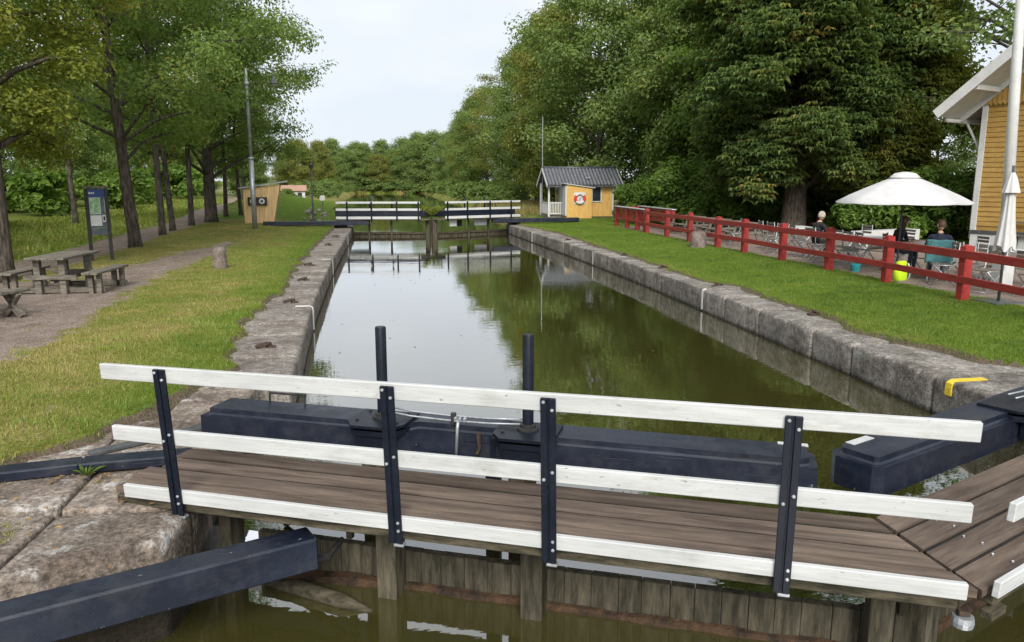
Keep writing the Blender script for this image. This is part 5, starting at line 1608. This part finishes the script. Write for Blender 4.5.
# flagpole
fl = empty('flagpole', (12.35, 13.6, 0.08), 0, 'tall white flagpole beside the closed parasol', 'flagpole')
m = MB(); m.tube([(0, 0, 0.5), (-0.2, 0, 4), (-0.5, 0, 9.5)], [0.105, 0.095, 0.05], 16); m.build('pole', 'clean_white', fl, True)
m = MB(); m.box(-0.16, 0.16, -0.13, 0.13, -0.05, 0.62, 0.02); m.build('base', 'clean_white', fl)
m = MB(); m.lathe([(0.03, 9.5), (0.09, 9.56), (0.09, 9.66), (0.02, 9.72)], 12, (-0.5, 0, 0)); m.build('finial', 'yellow_paint', fl, True)

# ------------------------------------------------------------------ parasols
pa = empty('open_parasol', (11.95, 16.3, 0.1), R(10), 'open white parasol over the occupied cafe table', 'parasol')
m = MB(); m.tube([(0, 0, 0), (0, 0, 2.37)], 0.022, 8); m.build('pole', 'dark_metal', pa, True)
m = MB(); n = 8; vs, fs = [], []
rings_ = [(0.30, 2.245), (0.75, 2.05), (1.15, 1.86), (1.44, 1.70)]
per = 6
for r, z in rings_:
    for k in range(n * per):
        a = 2 * math.pi * k / (n * per)
        f = (k % per) / per
        sag = 1 - 0.03 * math.sin(f * math.pi) * (r / 1.44)
        vs.append((r * sag * math.cos(a), r * sag * math.sin(a), z - 0.016 * math.sin(f * math.pi) * r / 1.44))
for i in range(len(rings_) - 1):
    for k in range(n * per):
        k2 = (k + 1) % (n * per)
        fs.append([i * n * per + k, i * n * per + k2, (i + 1) * n * per + k2, (i + 1) * n * per + k])
o0 = len(vs); b0 = (len(rings_) - 1) * n * per
for k in range(n * per):
    p = vs[b0 + k]; vs.append((p[0], p[1], p[2] - 0.025))
for k in range(n * per):
    k2 = (k + 1) % (n * per)
    fs.append([b0 + k, b0 + k2, o0 + k2, o0 + k])
m.add(vs, fs); can = m.build('canopy', 'canvas', pa, True)
m = MB(); m.lathe([(0.34, 2.245), (0.31, 2.27), (0.22, 2.355), (0.05, 2.385)], 24, (0, 0, 0)); m.build('vent_cap', 'canvas', can, True)
for k in range(8):
    a = 2 * math.pi * k / 8
    m = MB(); m.tube([(0.05 * math.cos(a), 0.05 * math.sin(a), 2.26), (1.42 * math.cos(a), 1.42 * math.sin(a), 1.685)], 0.012, 5); m.build('rib', 'dark_metal', pa)
m = MB(); m.lathe([(0.3, 0.0), (0.3, 0.06), (0.06, 0.08), (0.035, 0.3)], 16); m.build('base', 'dark_metal', pa, True)

cp = empty('closed_parasol', (10.97, 12.1, 0.1), 0, 'closed white parasol beside the flagpole at the right edge', 'parasol')
m = MB(); m.tube([(0, 0, 0), (0, 0, 2.45)], 0.025, 8); m.build('pole', 'dark_metal', cp, True)
m = MB(); vs, fs = [], []
pr_ = [(0.155, 1.0), (0.14, 1.14), (0.11, 1.4), (0.085, 1.7), (0.07, 1.95), (0.065, 2.0)]
nk = 32
for j, (r, z) in enumerate(pr_):
    for k in range(nk):
        a = 2 * math.pi * k / nk
        q = 1 + 0.22 * math.sin(a * 8 + z) * (1 - 0.3 * j / 5)
        vs.append((r * q * math.cos(a), r * q * math.sin(a), z + (0.06 * math.sin(a * 4 + 1) if j == 0 else 0)))
for j in range(len(pr_) - 1):
    for k in range(nk):
        fs.append([j * nk + k, j * nk + (k + 1) % nk, (j + 1) * nk + (k + 1) % nk, (j + 1) * nk + k])
m.add(vs, fs); can = m.build('canopy', 'canvas', cp, True)
m = MB(); vs, fs = [], []
for j, (r, z) in enumerate([(0.135, 1.98), (0.11, 2.08), (0.07, 2.24), (0.03, 2.33)]):
    for k in range(nk):
        a = 2 * math.pi * k / nk
        q = 1 + 0.12 * math.sin(a * 8)
        vs.append((r * q * math.cos(a), r * q * math.sin(a), z))
for j in range(3):
    for k in range(nk):
        fs.append([j * nk + k, j * nk + (k + 1) % nk, (j + 1) * nk + (k + 1) % nk, (j + 1) * nk + k])
m.add(vs, fs); m.build('vent_cap', 'canvas', can, True)
m = MB(); m.box(-0.3, 0.3, -0.3, 0.3, -0.04, 0.05, 0.01); m.build('base', 'dark_metal', cp)

# ------------------------------------------------------------------ cafe furniture
def make_chair():
    g = empty('cafe_chair', (0, 0, 0))
    for i in range(6):
        v = -0.19 + i * 0.066
        m = MB(); m.box(-0.20, 0.20, v, v + 0.05, 0.44, 0.458, 0.004); m.build('seat_slat', 'grey_timber', g)
    for z in (0.66, 0.76, 0.84):
        m = MB(); m.box(-0.20, 0.20, -0.262, -0.246, z, z + 0.06, 0.004); m.build('back_slat', 'grey_timber', g)
    for s in (-1, 1):
        m = MB(); m.tube([(s * 0.21, -0.255, 0.92), (s * 0.21, -0.23, 0.5), (s * 0.21, 0.24, 0.0)], 0.013, 6); m.build('leg', 'galvanised', g, True)
        m = MB(); m.tube([(s * 0.19, 0.2, 0.44), (s * 0.19, -0.28, 0.0)], 0.013, 6); m.build('leg', 'galvanised', g, True)
        m = MB(); m.tube([(s * 0.19, -0.2, 0.437), (s * 0.19, 0.2, 0.437)], 0.012, 6); m.build('seat_bar', 'galvanised', g, True)
    m = MB(); m.tube([(-0.2, 0.22, 0.03), (0.2, 0.22, 0.03)], 0.01, 6); m.build('foot_bar', 'galvanised', g, True)
    return g
def make_table(top='clean_white', lx=0.7, ly=1.3):
    g = empty('cafe_table', (0, 0, 0))
    m = MB(); m.box(-lx / 2, lx / 2, -ly / 2, ly / 2, 0.70, 0.73, 0.006); m.build('table_top', top, g)
    for s in (-1, 1):
        for q in (-1, 1):
            m = MB(); m.tube([(q * lx * 0.42, s * ly * 0.36, 0.70), (-q * lx * 0.42, s * ly * 0.36, 0.0)], 0.016, 6); m.build('leg', 'galvanised', g, True)
    m = MB(); m.tube([(0, -ly * 0.36, 0.35), (0, ly * 0.36, 0.35)], 0.012, 6); m.build('stretcher', 'galvanised', g, True)
    return g
cz = 0.10
tproto = make_table()
TB = [(12.75, 12.0, 'white cafe table beside the closed parasol, cut by the picture edge'), (13.3, 14.3, 'white cafe table behind the closed parasol'),
      (12.75, 16.35, 'white cafe table under the open parasol'), (12.9, 18.3, 'white cafe table left of the open parasol'),
      (13.0, 20.4, 'white cafe table in front of the white-haired person'), (13.2, 22.8, 'white cafe table left of the chestnut trunk')]
for i, (x, y, lb_) in enumerate(TB):
    t = tproto if i == 0 else copy_tree(tproto)
    t.location = (x, y, cz); t.rotation_euler = (0, 0, R(rb.uniform(-8, 8)))
    tag(t, lb_, 'table', 'white cafe tables behind the red fence')
cproto = make_chair()
CH = [(12.05, 12.5, -90, 'folding chair nearest the closed parasol, facing the edge table'), (12.1, 11.6, -80, 'folding chair right of the closed parasol pole, at the edge table'), (12.35, 14.6, -95, 'folding chair between flagpole and right fence post'),
      (12.4, 13.9, -70, 'folding chair left of the flagpole base'), (12.1, 15.15, -35, 'folding chair under the teal blanket where the navy-jacketed person sits'), (12.45, 17.1, -140, 'folding chair of the brown-haired person under the parasol'),
      (12.05, 18.1, -90, 'folding chair behind the fence post left of the parasol'), (12.15, 18.75, -85, 'folding chair next left of the parasol fence post'),
      (12.0, 19.85, -80, 'folding chair of the white-haired person'), (12.1, 20.9, -95, 'folding chair next left of the white-haired person'),
      (12.25, 22.5, -88, 'folding chair at the table left of the chestnut trunk, nearer one'), (12.3, 23.2, -100, 'folding chair at the table left of the chestnut trunk, farther one'),
      (13.7, 18.6, 90, 'folding chair across the table left of the parasol'), (13.8, 20.6, 95, 'folding chair across from the white-haired person'), (13.65, 16.0, 85, 'folding chair across the table under the parasol'),
      (11.75, 13.35, 100, 'folding chair with its back to the right fence post'), (11.6, 17.75, 80, 'folding chair close behind the fence left of the neon backpack'), (11.65, 19.1, 70, 'folding chair close behind the fence right of the white-haired person'),
      (11.7, 21.6, 105, 'folding chair close behind the fence left of the white-haired person'), (11.7, 14.5, 60, 'folding chair close behind the fence right of the teal blanket'), (11.75, 24.4, 85, 'folding chair close behind the fence beside the rounded bollard')]
for i, (x, y, a, lb_) in enumerate(CH):
    c = cproto if i == 0 else copy_tree(cproto)
    c.location = (x, y, cz); c.rotation_euler = (0, 0, R(a))
    tag(c, lb_, 'chair', 'folding cafe chairs behind the red fence')
# dark wooden tables further along the terrace
for i, (x, y, lb_) in enumerate(((12.6, 26.0, 'dark wooden terrace table right of the rounded bollard'), (12.7, 28.4, 'dark wooden terrace table behind the third far fence post'), (12.6, 30.6, 'dark wooden terrace table nearest the red landing'))):
    g = empty('terrace_table', (x, y, 0.1), R(4 * i), lb_, 'table', 'dark wooden terrace tables')
    for k in range(4):
        m = MB(); m.box(-0.38 + k * 0.19, -0.38 + k * 0.19 + 0.18, -0.8, 0.8, 0.70, 0.74, 0.004); m.build('table_board', 'grey_timber', g)
    for s in (-1, 1):
        for q in (-1, 1):
            m = MB(); m.bar((q * 0.3, s * 0.55, 0.70), (q * 0.55, s * 0.55, 0.0), 0.08, 0.06, 0.004, 0, (0, 1, 0)); m.build('leg', 'grey_timber', g)
        m = MB(); m.box(s * 0.72 - 0.12, s * 0.72 + 0.12, -0.78, 0.78, 0.42, 0.46, 0.004); m.build('bench_board', 'grey_timber', g)
        m = MB(); m.box(-0.75, 0.75, s * 0.59, s * 0.63, 0.33, 0.415, 0.004); m.build('cross_rail', 'grey_timber', g)

# white trestle shelf by the trunk: planter boxes
pb = empty('planter_box', (16.0, 22.5, 0.1), R(20), 'long white planter box in front of the chestnut trunk', 'planter')
m = MB(); m.box(-1.4, 1.4, -0.25, 0.25, 0.25, 0.62, 0.01); m.build('box', 'clean_white', pb)
for x in (-1.2, 1.2):
    m = MB(); m.box(x - 0.05, x + 0.05, -0.2, 0.2, -0.05, 0.248); m.build('leg', 'clean_white', pb)

# ------------------------------------------------------------------ people
def person(loc, rz, label, cloth, legs, hair, hair_long, head_turn=0.0, lean_f=0.0):
    """seated figure: skinned skeleton with separate fingers and a shaped head, one mesh; local +y is forward"""
    J = {'pel': (0, -0.05, 0.50), 'bel': (0, -0.06 + lean_f * .3, 0.66), 'che': (0, -0.05 + lean_f * .8, 0.88), 'nk0': (0, -0.02 + lean_f, 1.03), 'nk1': (0, 0.0 + lean_f * 1.1, 1.11)}
    rad = {'pel': (0.165, 0.125), 'bel': (0.15, 0.115), 'che': (0.165, 0.12), 'nk0': (0.07, 0.065), 'nk1': (0.055, 0.058)}
    E = [('pel', 'bel'), ('bel', 'che'), ('che', 'nk0'), ('nk0', 'nk1')]
    for s, n_ in ((-1, 'l'), (1, 'r')):
        J.update({'sh' + n_: (s * 0.185, -0.03 + lean_f * .9, 0.985), 'el' + n_: (s * 0.255, 0.06 + lean_f * .5, 0.74), 'wr' + n_: (s * 0.15, 0.28 + lean_f * .4, 0.76), 'pa' + n_: (s * 0.125, 0.345 + lean_f * .4, 0.765),
                  'hi' + n_: (s * 0.10, 0.0, 0.49), 'kn' + n_: (s * 0.13, 0.40, 0.50), 'an' + n_: (s * 0.13, 0.37, 0.09), 'to' + n_: (s * 0.14, 0.53, 0.045)})
        rad.update({'sh' + n_: (0.066, 0.066), 'el' + n_: (0.046, 0.046), 'wr' + n_: (0.028, 0.03), 'pa' + n_: (0.036, 0.018), 'hi' + n_: (0.092, 0.09), 'kn' + n_: (0.066, 0.066), 'an' + n_: (0.042, 0.045), 'to' + n_: (0.036, 0.032)})
        E += [('che', 'sh' + n_), ('sh' + n_, 'el' + n_), ('el' + n_, 'wr' + n_), ('wr' + n_, 'pa' + n_), ('pel', 'hi' + n_), ('hi' + n_, 'kn' + n_), ('kn' + n_, 'an' + n_), ('an' + n_, 'to' + n_)]
    names = list(J)
    me = bpy.data.meshes.new('body')
    me.from_pydata([J[k] for k in names], [(names.index(a), names.index(b)) for a, b in E], [])
    ob = bpy.data.objects.new('tmp', me); col.objects.link(ob)
    ob.modifiers.new('s', 'SKIN'); sm = ob.modifiers.new('d', 'SUBSURF'); sm.levels = 2; sm.render_levels = 2
    lay = me.skin_vertices[0].data
    for i, k in enumerate(names):
        lay[i].radius = rad[k]; lay[i].use_root = (k == 'pel')
    dg = bpy.context.evaluated_depsgraph_get()
    ev = ob.evaluated_get(dg).to_mesh()
    mb = MB()
    vs = [tuple(v.co) for v in ev.vertices]; fs = [list(p.vertices) for p in ev.polygons]
    ob.evaluated_get(dg).to_mesh_clear()
    bpy.data.objects.remove(ob)
    o_ = len(mb.v); mb.v.extend(vs)
    for f in fs:
        c = [sum(vs[i][q] for i in f) / len(f) for q in range(3)]
        mat = 0
        if c[2] > 1.055: mat = 2
        elif c[1] > 0.30 + lean_f * .4 and abs(c[0]) < 0.22 and c[2] > 0.70: mat = 2
        elif c[2] < 0.115: mat = 3
        elif c[2] < 0.60 and (c[1] > 0.07 or c[2] < 0.5): mat = 1
        mb.f.append(f); mb.m.append(mat)
    for s in (-1, 1):            # fingers curled on the table edge, and a thumb from the side of the palm
        px, py, pz = s * 0.125, 0.345 + lean_f * .4, 0.765
        for i, ln in enumerate((0.062, 0.072, 0.068, 0.052)):
            x = px + (i - 1.5) * 0.018 * s
            mb.tube([(x, py + 0.005, pz), (x, py + 0.03 + ln * .35, pz + 0.006), (x - s * 0.004, py + 0.03 + ln * .75, pz - 0.012), (x - s * 0.006, py + 0.025 + ln * .85, pz - 0.03)], [0.009, 0.009, 0.008, 0.006], 6, 2)
        mb.tube([(px - s * 0.022, py - 0.02, pz), (px - s * 0.05, py + 0.012, pz - 0.004), (px - s * 0.055, py + 0.04, pz - 0.01)], [0.011, 0.010, 0.007], 6, 2)
    # head: ellipsoid with brow, nose and chin, ears
    hc = Vector((0, 0.03 + lean_f * 1.15, 1.225))
    rot = Matrix.Rotation(head_turn, 4, 'Z')
    hv, hf = [], []
    nu, nv = 20, 14
    for j in range(nv + 1):
        th = math.pi * j / nv
        for i in range(nu):
            a = 2 * math.pi * i / nu
            x, y_, z = math.sin(th) * math.cos(a) * 0.078, math.sin(th) * math.sin(a) * 0.098, math.cos(th) * 0.122
            if z < -0.02: x *= 1 - 0.35 * (-z - 0.02) / 0.1
            if y_ > 0.06 and abs(x) < 0.022:
                if -0.045 < z < 0.015: y_ += 0.022 * (1 - abs(z + 0.02) / 0.04)
                if z < -0.09: y_ += 0.012
            hv.append(hc + rot.to_3x3() @ Vector((x, y_, z)))
    for j in range(nv):
        for i in range(nu):
            hf.append([j * nu + i, (j + 1) * nu + i, (j + 1) * nu + (i + 1) % nu, j * nu + (i + 1) % nu])
    mb.add(hv, hf, 2)
    for s in (-1, 1):
        g_ = rbox_geo(0.018, 0.04, 0.06, 0.008, 2)
        mb.add(g_[0], g_[1], 2, Matrix.Translation(hc) @ rot @ Matrix.Translation((s * 0.08, -0.005, -0.005)))
        g_ = rbox_geo(0.026, 0.008, 0.010, 0.003, 1)
        mb.add(g_[0], g_[1], 3, Matrix.Translation(hc) @ rot @ Matrix.Translation((s * 0.031, 0.091, 0.006)))
        mb.add(g_[0], g_[1], 4, Matrix.Translation(hc) @ rot @ Matrix.Translation((s * 0.031, 0.094, 0.026)))
    g_ = rbox_geo(0.045, 0.008, 0.010, 0.003, 1)
    mb.add(g_[0], g_[1], 5, Matrix.Translation(hc) @ rot @ Matrix.Translation((0, 0.090, -0.068)))
    root = empty('person', loc, rz, label, 'person')
    mb.build('body', [cloth, legs, 'skin', 'black_cloth', hair, 'barn_red'], root, True)
    h = MB(); hv, hf = [], []
    for j in range(10):
        th = math.pi * j / 15 if not hair_long else math.pi * j / 13
        for i in range(24):
            a = 2 * math.pi * i / 24
            front = max(0, math.sin(a))
            t2 = th * (1 - 0.42 * front ** 2)
            k = 1.10 + 0.03 * math.sin(i * 5 + j)
            z = math.cos(t2) * 0.128
            if hair_long and math.sin(a) < 0.3 and j > 6: z -= (j - 6) * 0.045
            hv.append(hc + rot.to_3x3() @ Vector((math.sin(min(t2, 1.9)) * math.cos(a) * 0.082 * k, math.sin(min(t2, 1.9)) * math.sin(a) * 0.102 * k - 0.004, z)))
    for j in range(9):
        for i in range(24):
            hf.append([j * 24 + i, (j + 1) * 24 + i, (j + 1) * 24 + (i + 1) % 24, j * 24 + (i + 1) % 24])
    h.add(hv, hf); h.build('hair', hair, root, True)
    return root
person((12.50, 17.1, cz), R(-150), 'seated person with brown hair and black jacket under the parasol', 'black_cloth', 'denim', 'brown_hair', True, 0.5, 0.08)
person((12.14, 15.20, cz), R(-35), 'seated person in navy jacket with back turned, under the parasol', 'navy_cloth', 'denim', 'brown_hair', False, 0.6, 0.05)
person((12.02, 19.85, cz), R(-82), 'seated white-haired person in black seen from behind', 'black_cloth', 'black_cloth', 'pale_hair', False, 0.1, 0.05)
# teal blanket over the chair back
def cloth_sheet(name, mat, w, h, loc, rz, label, cat):
    m = MB(); vs, fs = [], []
    n1, n2 = 12, 16
    for j in range(n2 + 1):
        t = j / n2
        for i in range(n1 + 1):
            u = (i / n1 - 0.5) * w * (1 + 0.08 * t)
            fold = 0.018 * math.sin(i * 1.4 + j * 0.2)
            if t < 0.3:
                vs.append((u, 0.03 + fold * .3, 0.70 + (t / 0.3) * 0.23))
            else:
                vs.append((u, -0.035 - 0.03 * (t - .3) + fold, 0.935 - (t - 0.3) / 0.7 * h + 0.02 * math.sin(i * 0.9) * t))
    for j in range(n2):
        for i in range(n1):
            a = j * (n1 + 1) + i
            fs.append([a, a + 1, a + n1 + 2, a + n1 + 1])
    m.add(vs, fs)
    o = m.build(name, mat, None, True)
    md = o.modifiers.new('thick', 'SOLIDIFY'); md.thickness = 0.012
    o.location = loc; o.rotation_euler = (0, 0, rz)
    return tag(o, label, cat)
cloth_sheet('blanket', 'teal_cloth', 0.52, 0.52, (12.1 - 0.255 * math.sin(R(35)), 15.15 - 0.255 * math.cos(R(35)), cz), R(-35), 'teal blanket hung over a folding chair back', 'blanket')
# neon bag on the ground by the fence post
bg = empty('neon_backpack', (11.35, 15.35, 0.06), R(20), 'neon yellow backpack on the ground beside a red fence post', 'backpack')
def blob(rx, ry, rz_, c, mat, name, sq=0.6):
    m = MB(); vs, fs = [], []
    for j in range(11):
        th = math.pi * j / 10
        for i in range(16):
            a = 2 * math.pi * i / 16
            f = lambda q: math.copysign(abs(q) ** sq, q)
            vs.append((c[0] + rx * f(math.sin(th)) * f(math.cos(a)), c[1] + ry * f(math.sin(th)) * f(math.sin(a)), c[2] + rz_ * f(math.cos(th))))
    for j in range(10):
        for i in range(16):
            fs.append([j * 16 + i, (j + 1) * 16 + i, (j + 1) * 16 + (i + 1) % 16, j * 16 + (i + 1) % 16])
    m.add(vs, fs); return m.build(name, mat, bg, True)
blob(0.16, 0.11, 0.15, (0, 0, 0.15), 'neon_cloth', 'main_pocket'); blob(0.13, 0.09, 0.11, (0.08, 0.04, 0.36), 'neon_cloth', 'top_pocket')
m = MB(); m.tube([(0.13, -0.08, 0.42), (0.2, -0.1, 0.3), (0.19, -0.1, 0.1), (0.12, -0.06, 0.03)], 0.02, 6); m.build('strap', 'galvanised', bg, True)
tb = MB(); tb.lathe([(0.07, 0.0), (0.10, 0.03), (0.12, 0.2), (0.125, 0.22), (0.11, 0.22), (0.09, 0.04)], 14)
tb.tube([(-0.12, 0, 0.21), (-0.07, 0, 0.32), (0.07, 0, 0.32), (0.12, 0, 0.21)], 0.008, 5)
ob = tb.build('bucket', 'turquoise', None, True); ob.location = (11.35, 17.0, 0.07); tag(ob, 'small turquoise bucket on the gravel behind the red fence', 'bucket')

# a few fallen leaves on the walkway and slabs
rl = random.Random(12)
lm = MB()
for i in range(360):
    u = rl.random()
    if i < 26: x, y, z = rl.uniform(-2.6, -1.6), rl.uniform(6.05, 6.28), 0.006
    elif i < 50: x, y, z = rl.uniform(-2.9, -1.6), rl.uniform(4.6, 7.2), 0.012
    elif i < 190: x, y = rl.uniform(-8, -2.2), rl.uniform(6.8, 26); z = ground_z(x, y) + 0.03
    elif i < 300: x, y = rl.uniform(7.3, 11), rl.uniform(8.4, 26); z = ground_z(x, y) + 0.03
    else: x, y, z = rl.uniform(-1.0, 6.4), rl.uniform(7.0, 30), -0.472
    a = rl.uniform(0, 6.28); s = rl.uniform(0.014, 0.034)
    lm.add([(x + s * math.cos(a), y + s * math.sin(a), z), (x - s * .6 * math.sin(a), y + s * .6 * math.cos(a), z + 0.008), (x - s * math.cos(a), y - s * math.sin(a), z + 0.002), (x + s * .6 * math.sin(a), y - s * .6 * math.cos(a), z + 0.009)], [[0, 1, 2, 3]])
tag(lm.build('fallen_leaves', 'dry_leaf'), 'dry fallen leaves scattered on slabs, lawns and water', None, None, 'stuff')
